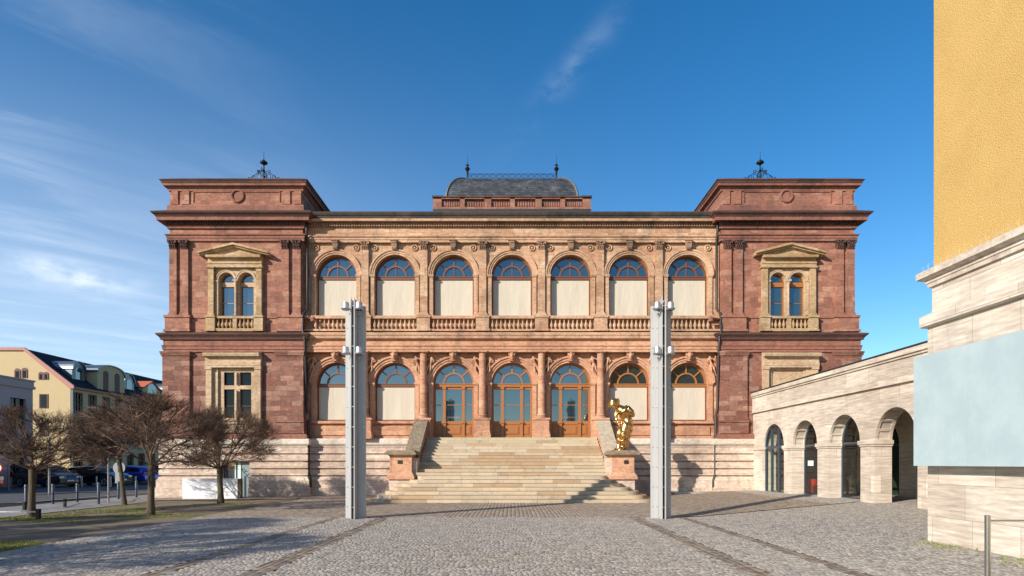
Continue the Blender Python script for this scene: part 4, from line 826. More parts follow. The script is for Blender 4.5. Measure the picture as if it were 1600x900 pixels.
BALR = baluster_mesh('baluster', ZH(310.6, Yb) - ZH(323.5, Yb), .085, M['redtrim']); mb = MB()
for (a0, a1), (b0, b1) in zip(posts, posts[1:]):
    for k in range(8):
        xq = sx_(a1) + (sx_(b0) - sx_(a1)) * (k + .5) / 8
        mb.lathe([(a * .085, b * (ZH(310.6, Yb) - ZH(323.5, Yb))) for a, b in [(.62, 0), (.62, .08), (.38, .12), (1, .36), (.85, .48), (.4, .78), (.62, .9), (.62, 1)]], (xq, Yb + .18, ZH(323.5, Yb)), 8)
mb.build('balusters', M['redtrim'], bo, 50)['kind'] = 'stuff'
DX, DY0, DY1, INS = 3.72, 33.9, 41.2, 1.15
prof = [(0, 15.0), (0, 16.4)] + [(INS * (1 - math.cos(t)), 16.4 + 1.72 * math.sin(t)) for t in np.linspace(.12, PI / 2, 11)]
mb = MB(); vs_ = []; k = 0
for ins_, z in prof: vs_ += [(-DX + ins_, DY0 + ins_, z), (DX - ins_, DY0 + ins_, z), (DX - ins_, DY1 - ins_, z), (-DX + ins_, DY1 - ins_, z)]
fs_ = [(i * 4 + j, i * 4 + (j + 1) % 4, i * 4 + 4 + (j + 1) % 4, i * 4 + 4 + j) for i in range(len(prof) - 1) for j in range(4)] + [tuple(range(len(vs_) - 4, len(vs_)))]
mb.add(vs_, fs_); dome = mb.build('dome_roof', M['slate'], mus, 30)
mb = MB()
for j in range(4): mb.tube([vs_[i * 4 + j] for i in range(len(prof))], .075, 6)
tp = prof[-1]; mb.box(-DX + INS - .12, DX - INS + .12, DY0 + INS - .1, DY0 + INS + .06, tp[1] - .03, tp[1] + .05); mb.build('hip_rib', M['lead'], dome)
zt = tp[1] + .05; yr = DY0 + INS; xr = 69.5 * yr / F; mb = MB(); nb = 14
for zq in (zt + .04, zt + .30): mb.tube([(-xr, yr, zq), (xr, yr, zq)], .014, 5)
for k in range(nb):
    a_, b_ = -xr + 2 * xr * k / nb, -xr + 2 * xr * (k + 1) / nb; mb.tube([(a_, yr, zt + .04), (b_, yr, zt + .30)], .010, 4); mb.tube([(a_, yr, zt + .30), (b_, yr, zt + .04)], .010, 4)
    mb.tube([(a_, yr, zt - .02), (a_, yr, zt + .32)], .012, 4); m_ = (a_ + b_) / 2; mb.tube([(m_ + .07 * math.cos(t), yr, zt + .17 + .07 * math.sin(t)) for t in np.linspace(0, 2 * PI, 9)], .008, 4)
mb.build('roof_railing', M['iron'], mus)
for q in (-1, 1):
    mb = MB(); mb.lathe([(.05, 0), (.045, .38), (.07, .42), (.07, .46), (.05, .50), (.13, .60), (.15, .66), (.10, .72), (.05, .76), (.05, .82), (.10, .86), (.03, .92), (.01, .96), (.01, 1.42)], (q * xr, yr, zt - .05), 12); mb.build('dome_finial', M['iron'], mus, 50)

# ================================================================== STAIRCASE
st = thing('staircase', 'broad sandstone flight of steps up to the museum doors, spreading at its foot', 'stairs', (0, 27, 0))
def tint():
    k = random.random(); b = random.uniform(.82, 1.0)
    if k < .15: return (b * .84, b * .72, b * .60)
    if k < .42: return (b * 1.0, b * 1.0, b * 1.0)
    return (b, b * .97, b * .92)
RIS = 2.9 / 19; TR = .318
mb = MB(); Yf = 24.3
for i in range(7):
    hw = 5.95 - .30 * i; yf = Yf + .305 * i; z1 = RIS * (i + 1); z0 = z1 - RIS if i else -.1; rc = .80 - .08 * i; yb = 27.2 if i > 3 else 27.2
    x = -(hw - rc)
    while x < hw - rc - .01:
        w = min(random.uniform(1.1, 2.2), hw - rc - x)
        if hw - rc - (x + w) < .5: w = hw - rc - x
        mb.box(x + .004, x + w - .004, yf, 27.0, z0 + .014, z1, tint()); x += w
    mb.box(-(hw - rc), hw - rc, yf + .03, 27.0, z0, z0 + .014, (.34, .27, .2))  # recessed joint tinted dark, painting a shade line at each riser foot
    for q in (-1, 1):
        n = 12; tb = (.45 * rc * 2)
        for k0, k1 in ((0, 5), (5, n)):
            arc = [(q * ((hw - rc) + rc * math.sin(PI / 2 * k / n)), yf + tb - tb * math.cos(PI / 2 * k / n)) for k in range(k0, k1 + 1)]
            poly = [(q * (hw - rc), 27.0), *arc] if k0 == 0 else [(q * (hw - rc), 27.0), *arc, (q * hw, 27.0)]
            mb.prism(poly, 2, z0, z1, tint())
yl = Yf + .305 * 7
for i in range(12):
    yf = yl + .305 * i; z1 = RIS * (8 + i); x = -4.22; mb.box(-4.22, 4.22, yf + .03, 30.2, z1 - RIS, z1 - RIS + .014, (.34, .27, .2))  # upper flight: joint recess tinted dark as a painted shade line
    while x < 4.2:
        w = min(random.uniform(1.0, 2.4), 4.22 - x)
        if 4.22 - (x + w) < .5: w = 4.22 - x
        mb.box(x + .003, x + w - .003, yf, 30.2, z1 - RIS + .014, z1, tint() if i < 11 else (.85, .93, .82)); x += w
mb.build('steps', M['step'], st)
mb = MB(); mb.box(-4.3, 4.3, 29.95, 31.0, 1.5, 2.899); mb.box(-5, 5, 30.05, 30.72, -.2, 2.0); mb.build('landing', M['paleledge'], st)
for q in (-1, 1):
    xa, xb = sorted((q * 4.26, q * 4.82))
    mb = MB(); mb.prism([(27.3, -.1), (30.35, -.1), (30.35, 3.45), (29.9, 3.45), (27.3, 1.90)], 0, xa, xb); mb.build('cheek_wall', M['orange'], st)
    mb = MB(); n = 5
    for k in range(n):
        t0, t1 = k / n, (k + 1) / n; P_ = lambda t: (27.25 + (29.98 - 27.25) * t, 1.92 + (3.60 - 1.92) * t)
        (y0, z0), (y1, z1) = P_(t0), P_(t1); mb.prism([(y0, z0 - .04), (y1 - .01, z1 - .04), (y1 - .01, z1 + .16), (y0, z0 + .13)], 0, xa - .06, xb + .06)
    mb.prism([(29.98, 3.45), (30.4, 3.45), (30.4, 3.76), (29.98, 3.76)], 0, xa - .05, xb + .05); mb.build('coping', M['lichen'] if q < 0 else M['palelichen'], st)
    c = q * 4.86; y0, y1 = 26.25, 27.25
    ga, gb_ = sorted((q * 4.18, q * 4.45)); mb = MB(); mb.box(ga, gb_, 26.45, 27.28, -.1, 1.86); mb.build('side_block', M['pale'], st)
    mb = MB(); mb.box(c - .50, c + .50, y0, y1, -.1, .93); mb.build('plinth_foot', M['pale'], st)
    mb = MB(); mb.frustum(c - .60, c + .60, y0 - .10, y1 + .1, .93, c - .60, c + .60, y0 - .10, y1 + .1, 1.05); mb.frustum(c - .60, c + .60, y0 - .10, y1 + .1, 1.05, c - .50, c + .50, y0, y1, 1.22)
    mb.box(c - .48, c + .48, y0 + .02, y1, 1.22, 1.92); mb.frustum(c - .48, c + .48, y0 + .02, y1, 1.92, c - .56, c + .56, y0 - .06, y1 + .06, 2.0)
    po = mb.build('plinth', M['orangetrim'], st)
    mb = MB(); mb.box(c - .68, c + .68, y0 - .18, y1 + .16, 2.0, 2.09); mb.frustum(c - .66, c + .66, y0 - .16, y1 + .14, 2.09, c - .55, c + .55, y0 - .05, y1 + .05, 2.19); mb.build('plinth_cap', M['lichen'], po)
    mb = MB(); mb.box(c + .03 if q > 0 else c - .13, c + .23 if q > 0 else c + .08, y0 - .0, y0 + .04, 1.60, 1.76); mb.build('plaque', M['plaque'], po)
# ---- golden statue
ts = thing('golden_statue', 'shiny golden statue of a stooping figure in a head wrap, on the right stair plinth', 'statue', (4.86, 26.75, 2.19))
sc_ = 1 / 9 * 26.75 / F
def sv(zx, zy, dy=0): return (XX(935 + zx / 9, 26.75) - 4.86, dy, ZH(612 + zy / 9, 26.75) - 2.19)
V_ = [sv(395, 440), sv(385, 370), sv(370, 300, -.02), sv(325, 235, -.02), sv(285, 215, -.03), sv(225, 172, -.04), sv(185, 165, -.05),
      sv(405, 235, -.16), sv(455, 285, -.22), sv(485, 350, -.2), sv(440, 335, -.28), sv(380, 300, -.32), sv(330, 290, -.34),
      sv(275, 265, .12), sv(250, 300, .12), sv(255, 380, .08), sv(280, 450, -.05), sv(297, 478, -.08),
      sv(380, 455, -.10), sv(350, 590, -.14), sv(345, 700, -.12), sv(335, 795, -.10), sv(290, 822, -.16), sv(262, 828, -.18),
      sv(350, 455, .10), sv(300, 580, .06), sv(300, 700, .06), sv(290, 790, .06), sv(240, 820, .02), sv(212, 828, .0),
      sv(445, 430, .06), sv(455, 500, .08), sv(420, 620, .06), sv(385, 760, .04), sv(378, 825, .02)]
E_ = [(0, 1), (1, 2), (2, 3), (3, 4), (4, 5), (5, 6), (2, 7), (7, 8), (8, 9), (9, 10), (10, 11), (11, 12), (3, 13), (13, 14), (14, 15), (15, 16), (16, 17),
      (0, 18), (18, 19), (19, 20), (20, 21), (21, 22), (22, 23), (0, 24), (24, 25), (25, 26), (26, 27), (27, 28), (28, 29), (0, 30), (30, 31), (31, 32), (32, 33), (33, 34)]
r_ = [.23, .22, .24, .19, .11, .18, .13, .16, .125, .10, .085, .07, .05, .13, .09, .075, .06, .05, .21, .16, .12, .09, .075, .045, .18, .15, .11, .09, .075, .045, .15, .13, .12, .11, .10]
for base_, dirs in ((12, [(-.10, -.02, .03), (-.11, -.01, .0), (-.11, 0, -.03), (-.09, 0, -.055), (-.03, -.05, .05)]), (17, [(.0, -.05, -.09), (.03, -.05, -.10), (.055, -.04, -.09), (.075, -.02, -.07), (-.05, -.04, -.04)])):
    for d in dirs:
        b0 = V_[base_]; V_.append((b0[0] + d[0] * .6, b0[1] + d[1] * .6, b0[2] + d[2] * .6)); V_.append((b0[0] + d[0], b0[1] + d[1] - .01, b0[2] + d[2] - .01)); E_ += [(base_, len(V_) - 2), (len(V_) - 2, len(V_) - 1)]; r_ += [.018, .012]
r_ = [q * (1.14 if i < 35 else 1) for i, q in enumerate(r_)]; me = skin_mesh('body', V_, E_, r_, M['gold'], 2)
for v in me.vertices:                                    # folds of the wound cloth spiralling round the legs and trunk
    x, y, z = v.co; n = v.normal
    if z < 1.25: k = .012 * math.sin(z * 22 + x * 14)
    elif z < 1.9: k = .009 * math.sin(z * 19 - x * 14)
    else: k = 0
    v.co = v.co + n * k
o = bpy.data.objects.new('body', me); col.objects.link(o); o.parent = ts
mb = MB()
hc = Vector(sv(212, 168, -.04))
for k in range(5):                                       # wrapped headscarf rolls
    a = -.5 + k * .25; pts = []
    for t in np.linspace(0, 2 * PI, 15): pts.append(hc + Vector((math.cos(t) * .23 * math.cos(a), math.sin(t) * .22 * math.cos(a), .21 * math.sin(a) + .05 * math.cos(t) + .03)))
    mb.tube(pts, .052, 7)
mb.ball(hc + Vector((0, 0, .05)), .205, 14, 8); mb.build('head_wrap', M['gold'], ts, 60, loc=(0, 0, 0))
mb = MB(); fx = hc + Vector((-.03, -.17, -.06)); mb.ball(fx + Vector((0, .04, 0)), .10, 12, 8, (.9, .6, 1.1)); mb.ball(fx + Vector((-.06, -.01, .0)), .028, 8, 5, (.8, 1, 1.4)); mb.ball(fx + Vector((-.09, .0, .03)), .018, 6, 4); mb.ball(fx + Vector((.0, -.02, .03)), .018, 6, 4); mb.ball(fx + Vector((-.05, -.02, -.06)), .028, 8, 4, (1.2, .6, .5)); mb.build('face', M['gold'], ts, 60, loc=(0, 0, 0))
mb = MB()
for (ang0, zc0, zc1, cx_, cz) in ((0, .25, .62, sv(345, 700), 0), (1.5, .62, 1.05, sv(350, 600), 0)):
    pts = [(cx_[0] + .19 * math.cos(ang0 + t * 3.0), -.10 + .19 * math.sin(ang0 + t * 3.0), zc0 + (zc1 - zc0) * t / 3) for t in np.linspace(0, 3, 22)]
    mb.tube(pts, [.02] + [.04] * 20 + [.02], 7)
mb.box(-.42, .14, -.28, .22, .0, .03); mb.build('drapery', M['gold'], ts, 60, loc=(0, 0, 0))

# ================================================================== LIGHT POSTS
def light_post(xc, label):
    t = thing('light_post', label, 'light post', (xc, 17.6, 0), 'tall grey floodlight posts')
    H = 6.33; y0 = 17.6; s = 1 if xc < 0 else -1
    gz = g_(xc)
    mb = MB(); mb.box(xc - .29, xc - .07, y0, y0 + .10, gz, H - .10); mb.build('left_plate', M['post'], t)
    mb = MB(); mb.box(xc + .07, xc + .29, y0, y0 + .10, gz, H - .10); mb.build('right_plate', M['post'], t)
    for q in (-1, 1):
        mb = MB(); xq = xc + q * .05; mb.prism([(y0 - .34, gz), (y0 + .1, gz), (y0 + .1, H + .03), (y0 - .28, H + .03), (y0 - .34, H + .10)], 0, xq - .012, xq + .012); mb.build('fin', M['post'], t)
    mb = MB(); mb.box(xc - .037, xc + .037, y0 - .05, y0 + .05, gz, H - .2); mb.build('dark_core', M['black'], t)
    mb = MB(); mb.box(xc - .045, xc - .04, y0 - .3, y0 - .29, .3, .31)
    for k in range(11):
        z = .35 + k * .58; mb.box(xc - .037, xc + .037, y0 - .30, y0 - .06, z, z + .03)
        for xq in (-.24, -.12, .12, .24): mb.lathe([(.014, 0), (.014, -.012)], (xc + xq, y0, z + .015), 8, axis=1)
    mb.build('bolts', M['steel'], t)['kind'] = 'stuff'
    for z in (H - .30, H - 1.58):
        for q in (-1, 1):
            lx = xc + q * .19; ly = y0 - .34
            mb = MB(); mb.lathe([(.105, 0.0), (.135, .035), (.128, .05), (.095, .06), (.092, .20), (.085, .22), (.0, .225)], (lx, ly, z), 18); fo = mb.build('floodlight', M['alu'], t, 40)
            mb = MB(); mb.tube([(lx, ly + .05, z + .1), (lx - q * .05, y0 - .05, z + .1), (lx - q * .05, y0, z + .1)], .022, 6); mb.lathe([(.04, 0), (.04, .05)], (lx - q * .07, y0 - .1, z - .09), 8); mb.build('bracket', M['post'], fo)
            mb = MB(); mb.lathe([(.0, -.002), (.10, -.002), (.10, .0)], (lx, ly, z), 18); mb.build('lens', M['glassdark'], fo)
light_post(-4.58, 'tall grey steel light post left of the steps, carrying four round floodlights')
light_post(4.36, 'tall grey steel light post right of the steps, beside the golden statue')

# ================================================================== TRAVERTINE ARCADE (right)
AX = 12.1; ar = thing('arcade', 'pale travertine arcade wing with round arches running toward the museum', 'arcade', (AX, 22, 0))
P_A = 2.94; Y1 = 28.9
opn = [(Y1 - P_A * k - 2.13, Y1 - P_A * k) for k in range(6)]
zsp = 2.47; rA = 1.065; zsp = 3.44 - rA
def swap(mb): return mb.xf(lambda x, y, z: (y, x, z))     # builds along x first, then swaps so the wall runs along y
Yend = 12.6
mb = MB(); mb.wall(Yend, 30.25, 0, 4.12, AX, [(a, b, 0, zsp, True) for a, b in opn], .57); swap(mb); mb.build('arcade_wall', M['trav'], ar)
mb = MB(); mb.wall(Yend, 30.25, 0, 4.12, AX + .57, [(a, b, 0, zsp, True) for a, b in opn], .01); swap(mb); mb.build('inner_wall_face', M['trav'], ar)
AP = [(AX, 30.28), (AX, Yend)]
mb = MB(); mb.sweep(AP, [(-.6, 4.12), (.10, 4.12), (.10, 4.15), (.05, 4.16), (.05, 4.84), (.03, 4.845), (.03, 4.87), (.09, 4.875), (.09, 4.92), (.06, 4.925), (.06, 4.95), (.12, 4.955), (.12, 5.12), (-.6, 5.13)]); mb.build('parapet', M['trav'], ar)
mb = MB(); mb.sweep(AP, [(-.6, 5.13), (.15, 5.13), (.15, 5.17), (-.6, 5.19)]); mb.build('parapet_flashing', M['roofdark'], ar)
for k in range(6):
    a = opn[k][0]; b = opn[k + 1][1] if k < 5 else Yend
    mb = MB(); mb.box(AX - .07, AX + .60, b - .07 if k < 5 else b, a + .07, zsp - .10, zsp + .03); mb.box(AX - .035, AX + .59, b - .035 if k < 5 else b, a + .035, zsp - .17, zsp - .10); mb.build('impost_band', M['trav'], ar)
mb = MB(); mb.box(AX - .05, AX + .6, opn[0][1] - .05, 30.2, zsp - .10, zsp + .03); mb.build('impost_band', M['trav'], ar)
# archway 1 glazed in the front plane
a, b = opn[0]; mb = MB(); cy_ = (a + b) / 2; yy = AX + .06
mb.arc(cy_, zsp, rA - .07, rA, yy, yy + .08)
for q in (a, b - .07): mb.box(q, q + .07, yy, yy + .08, 0.2, zsp)
for q in (cy_ - .42, cy_ + .32): mb.box(q, q + .10, yy - .01, yy + .09, .2, zsp + .88)
mb.box(a, b, yy + .003, yy + .083, zsp - .08, zsp + .06); mb.box(a, b, yy, yy + .08, .2, .32); swap(mb); fo = mb.build('glazed_archway', M['frameblue'], ar)
mb = MB(); n = 20; mb.add([(a, yy + .05, .2), (b, yy + .05, .2), (b, yy + .05, zsp)] + [(cy_ + rA * math.cos(PI * i / n), yy + .05, zsp + rA * math.sin(PI * i / n)) for i in range(1, n)] + [(a, yy + .05, zsp)], [tuple(range(n + 3))]); swap(mb); mb.build('pane', M['glassclear'], fo)
mb = MB()   # inner walkway: floor, ceiling, cross arches, back wall with glazed openings
mb.box(AX + .2, AX + 5.5, Yend, 30.2, .0, .24); mb.build('walkway_floor', M['slabs'], ar)
mb = MB(); mb.box(AX + .5, AX + 6, Yend, 30.2, 4.2, 5.1); mb.build('ceiling', M['trav'], ar)
BX = AX + 3.3
mb = MB(); mb.box(AX + .58, BX - .01, 27.6, 27.7, .245, 4.19); mb.build('walkway_shade_sheet', M['shadesheet'], ar)  # made-up dark sheet across the walkway, added to darken the glazed arches
mb = MB(); mb.wall(Yend, 30.25, 0, 4.2, BX, [(a + .1, b - .1, .24, zsp, True) for a, b in opn], .3); swap(mb); mb.build('back_wall', M['trav'], ar)
for k, (a, b) in enumerate(opn[:5]):
    w = MB(); yy = BX + .12; w.arc((a + b) / 2, zsp, rA - .17, rA - .1, yy, yy + .06); 
    for q in (a + .1, b - .17): w.box(q, q + .07, yy, yy + .06, .24, zsp)
    w.box(a + .1, b - .1, yy, yy + .06, zsp - .05, zsp + .03); w.box((a + b) / 2 - .04, (a + b) / 2 + .04, yy, yy + .06, .24, zsp + .9); swap(w); fo = w.build('rear_window', M['frameblue'], ar)
    w = MB(); w.box(a + .1, b - .1, yy + .03, yy + .035, .24, zsp); n = 16; w.add([((a + b) / 2 + (rA - .12) * math.cos(PI * i / n), yy + .03, zsp + (rA - .12) * math.sin(PI * i / n)) for i in range(n + 1)], [tuple(range(n + 1))]); swap(w); w.build('pane', M['glassgreen'], fo)
mb = MB(); mb.box(AX, AX + 6.2, 30.21, 30.28, 0, 5.1); mb.build('end_wall', M['trav'], ar)
# soffit ribs inside arches
for a, b in opn[1:5]:
    mb = MB(); cy_ = (a + b) / 2
    for x0_, x1_ in ((AX + .0, AX + .10), (AX + .47, AX + .57)): mb.arc(cy_, zsp, rA - .035, rA + .001, x0_ + .001, x1_)
    for k in range(1, 9): an = PI * k / 9; mb.arc(cy_, zsp, rA - .035, rA + .001, AX + .1, AX + .47, an - .035, an + .035, 2)
    swap(mb); mb.build('coffered_soffit', M['trav'], ar)
for a, b in opn[1:3]:
    w = MB(); yy = AX + .50; cy_ = (a + b) / 2; w.arc(cy_, zsp, rA - .12, rA - .04, yy, yy + .06)
    for q in (a + .0, b - .07): w.box(q, q + .07, yy, yy + .06, .24, zsp)
    w.box(a, b, yy, yy + .06, zsp - .04, zsp + .04); w.box(a, b, yy, yy + .06, .24, .36); swap(w); fo = w.build('walkway_glazing', M['frameblue'], ar)
    w = MB(); n = 20; w.add([(a, yy + .03, .3), (b, yy + .03, .3), (b, yy + .03, zsp)] + [(cy_ + (rA - .05) * math.cos(PI * i / n), yy + .03, zsp + (rA - .05) * math.sin(PI * i / n)) for i in range(1, n)] + [(a, yy + .03, zsp)], [tuple(range(n + 3))]); swap(w); w.build('pane', M['glasstint'], fo)
# red bin, paper notice, person
t = thing('red_bin', 'bright red round bin inside the second archway', 'bin', (13.35, 26.6, .24))
bx0, by0 = 13.2, 26.5
t.location = (bx0, by0, .24); WL[t.name] = Vector((bx0, by0, .24))
mb = MB(); mb.lathe([(.19, .0), (.24, .62), (.26, .64), (.26, .68), (.22, .68), (.20, .1)], (bx0, by0, .24), 20); mb.build('tub', M['red_p'], t, 40)
mb = MB(); mb.lathe([(.19, .0), (.20, .02)], (bx0, by0, .242), 16); mb.ball((bx0, by0, .90), .2, 10, 6, (1, 1, .55)); mb.build('liner', M['black'], t, 40)
mb = MB(); mb.box(12.60, 12.606, 25.15, 25.62, 1.52, 1.74); tag(mb.build('notice', M['paper']), 'pale paper notice fixed behind the second archway, above the red bin', 'notice')
def person(loc, rot):
    t = thing('person', 'person in dark clothes standing inside the third archway, back to the wall', 'person', loc); t.rotation_euler.z = rot
    V = [(0, 0, .90), (0, .01, 1.08), (0, 0, 1.28), (0, -.01, 1.40), (0, -.015, 1.48), (0, -.02, 1.58), (0, -.01, 1.64)]; E = [(i, i + 1) for i in range(6)]; r = [(.15, .11), (.13, .10), (.16, .11), (.09, .08), (.055, .055), (.085, .095), (.07, .08)]
    for s in (-1, 1):
        n = len(V); V += [(s * .16, 0, 1.34), (s * .215, .02, 1.10), (s * .22, -.06, .90), (s * .22, -.10, .83)]; E += [(2, n), (n, n + 1), (n + 1, n + 2), (n + 2, n + 3)]; r += [.065, .05, .04, .03]
        for k in range(4): m_ = len(V); V += [(s * (.21 + .012 * (k - 1.5)), -.115 + .02 * (k - 1.5), .77), (s * (.205 + .012 * (k - 1.5)), -.12 + .018 * (k - 1.5), .73 + .006 * k)]; E += [(n + 3, m_), (m_, m_ + 1)]; r += [.009, .008]
        m_ = len(V); V += [(s * .20, -.15, .80), (s * .195, -.16, .77)]; E += [(n + 3, m_), (m_, m_ + 1)]; r += [.011, .009]
        n = len(V); V += [(s * .09, 0, .84), (s * .10, -.015, .48), (s * .105, .01, .10), (s * .11, -.06, .04), (s * .115, -.17, .03)]; E += [(0, n), (n, n + 1), (n + 1, n + 2), (n + 2, n + 3), (n + 3, n + 4)]; r += [.10, .068, .05, .045, .035]
    me = skin_mesh('body', V, E, r, M['cloth'], 2); me.materials.append(M['skin'])
    for p in me.polygons:
        z = p.center.z
        if z > 1.44 or (abs(p.center.x) > .16 and z < .87 and p.center.z > .6): p.material_index = 1
    o = bpy.data.objects.new('body', me); col.objects.link(o); o.parent = t
    mb = MB(); mb.ball((0, .012, 1.635), .098, 14, 8, (.92, 1.02, .95)); o = mb.build('hair', M['hair'], t, 60, loc=(0, 0, 0))
    mb = MB(); mb.ball((0, -.118, 1.575), .02, 8, 5, (.7, 1, 1.2)); mb.ball((-.035, -.105, 1.60), .012, 6, 4); mb.ball((.035, -.105, 1.60), .012, 6, 4); mb.ball((0, -.105, 1.535), .02, 8, 4, (1.3, .5, .4)); mb.ball((-.092, -.01, 1.585), .022, 6, 4, (.4, .8, 1.2)); mb.ball((.092, -.01, 1.585), .022, 6, 4, (.4, .8, 1.2)); o = mb.build('face', M['skin'], t, 60, loc=(0, 0, 0))
    return t
person((13.72, 24.8, .24), R(-60)); 

# ================================================================== YELLOW TOWER BUILDING (right foreground)
TX, TY = 8.12, 11.75; tw = thing('yellow_tower', 'tall building with rough yellow plaster above a pale travertine base, right foreground', 'building', (TX + 4, 6, 0))
def tpath(x, y): return [(x + 9, y), (x, y), (x, -6)]
def tsweep(name, prof, mat, x=TX, y=TY): mb = MB(); mb.sweep(tpath(x, y), prof); return mb.build(name, mat, tw)
tsweep('base_wall', [(-.3, -.2), (0, -.2), (0, 4.28), (-.3, 4.28)], M['trav'])
tsweep('ledge', [(-.3, 4.28), (.06, 4.28), (.10, 4.30), (.10, 4.50), (-.02, 4.56), (-.3, 4.56)], M['trav'])
tsweep('upper_stone_wall', [(-.3, 4.56), (-.05, 4.56), (-.05, 5.06), (-.3, 5.06)], M['trav'])
tsweep('cornice', [(-.3, 5.06), (.0, 5.06), (.01, 5.13), (.03, 5.14), (.03, 5.20), (.09, 5.21), (.14, 5.24), (.14, 5.36), (-.05, 5.40), (-.3, 5.40)], M['paleledge'])
tsweep('plaster_wall', [(-.3, 5.38), (-.07, 5.38), (-.07, 16.5), (-.3, 16.5)], M['yellow'])
mb = MB(); mb.box(TX + .2, TX + 8.9, -5.9, TY - .2, 16.3, 16.5); mb.build('roof', M['roofdark'], tw)
mb = MB()
for i in range(70):
    y_ = TY - i * .16 + .05
    for k in range(2): a = random.uniform(-.06, .05); mb.tube([(TX - .06, y_, 5.375), (TX - .06 + a, y_ + random.uniform(-.03, .03), 5.375 + random.uniform(.09, .15))], .0022, 4)
mb.build('bird_spikes', M['spike'], tw)['kind'] = 'stuff'
for k, (ya, yb) in enumerate(((11.12, 11.74), (9.45, 11.11), (7.2, 9.44))):
    pass
sgn_ = thing('display_board', 'large blank pale blue board fixed along the travertine wall', 'board', (TX - .2, 10, 1.6))
for ya, yb in ((11.10, 11.76), (9.0, 11.09), (6.9, 8.99), (4.8, 6.89)):
    pass
for ya, yb in ((10.36, 11.76), (8.95, 10.353), (7.54, 8.943), (6.1, 7.533)):
    mb = MB(); mb.box(TX - .27, TX - .23, ya, yb, 1.59, 3.69); mb.build('board', M['bluepanel'], sgn_)
mb = MB()
for z in (1.75, 2.6, 3.5): mb.box(TX - .23, TX + .0, 6.2, 11.6, z, z + .05)
mb.build('bracket', M['steel'], sgn_)
# steel barrier bottom right
t = thing('steel_barrier', 'brushed steel handrail on round posts, bottom right corner', 'barrier', (4.98, 6.3, 0))
for x_ in (4.98, 6.6): mb = MB(); mb.tube([(x_, 6.3, -.02), (x_, 6.3, 1.09)], .027, 16); mb.lathe([(.028, 0), (.028, .008), (.015, .012)], (x_, 6.3, 1.09), 16); mb.build('post', M['steel'], t, 40)
mb = MB(); mb.tube([(5.0, 6.3, 1.045), (6.6, 6.3, 1.045)], .010, 10); mb.build('rail', M['steel'], t, 40)

# ================================================================== LEFT: street, trees, buildings
# grass
def grass(name, patches, label):
    mb = MB()
    for cx, cy, rx, ry, n in patches:
        for i in range(n):
            a = random.uniform(0, 2 * PI); q = random.random() ** .7; x_ = cx + rx * q * math.cos(a); y_ = cy + ry * q * math.sin(a)
            if x_ > -9.55: continue
            h = random.uniform(.015, .045); w = .009; b = random.uniform(0, PI); z = g_(x_) - .012
            mb.add([(x_ - w * math.cos(b), y_ - w * math.sin(b), z), (x_ + w * math.cos(b), y_ + w * math.sin(b), z), (x_ + random.uniform(-.03, .03), y_ + random.uniform(-.03, .03), z + h)], [(0, 1, 2)])
    return tag(struct(mb.build(name, M['grass'], fix=False), 'stuff'), label, 'grass')
grass('grass', [(-11.2, 19.2, 1.5, .6, 2600), (-12.3, 19.6, 1.2, .7, 1200), (-12.0, 24.8, 1.3, .6, 1700), (-14.8, 21.5, 2.2, 1.4, 2600), (-13.9, 22.6, 1.2, .6, 1200), (-16.5, 24.5, 2.0, 1.2, 2000), (-10.6, 11.9, 1.1, 1.0, 6000), (-13.2, 12.5, 2.2, 1.3, 6000), (-15.5, 19, 2.0, 1.0, 4500), (-12.8, 17.5, 1.6, .35, 900)], 'patchy green grass growing in the trodden earth round the trees')
mb = MB()
for i in range(700):
    x_, y_ = random.gauss(-.1, .75), random.gauss(10.3, .55); h = random.uniform(.006, .02); w = .008; b = random.uniform(0, PI); z = .024
    mb.add([(x_ - w * math.cos(b), y_ - w * math.sin(b), z), (x_ + w * math.cos(b), y_ + w * math.sin(b), z), (x_ + .01, y_, z + h)], [(0, 1, 2)])
for i in range(900):
    y_ = random.uniform(6.5, 11.8); x_ = TX - abs(random.gauss(0, .35)) - .02; h = random.uniform(.02, .07); z = g_(x_) + .02; b = random.uniform(0, PI); w = .012
    if random.random() > .5 + .5 * math.sin(y_ * 3): continue
    mb.add([(x_ - w * math.cos(b), y_ - w * math.sin(b), z), (x_ + w * math.cos(b), y_ + w * math.sin(b), z), (x_ + random.uniform(-.03, .03), y_ + random.uniform(-.03, .03), z + h)], [(0, 1, 2)])
tag(struct(mb.build('weeds', M['grass'], fix=False), 'stuff'), 'small green weeds between the setts, along the travertine wall and mid plaza', 'weeds')
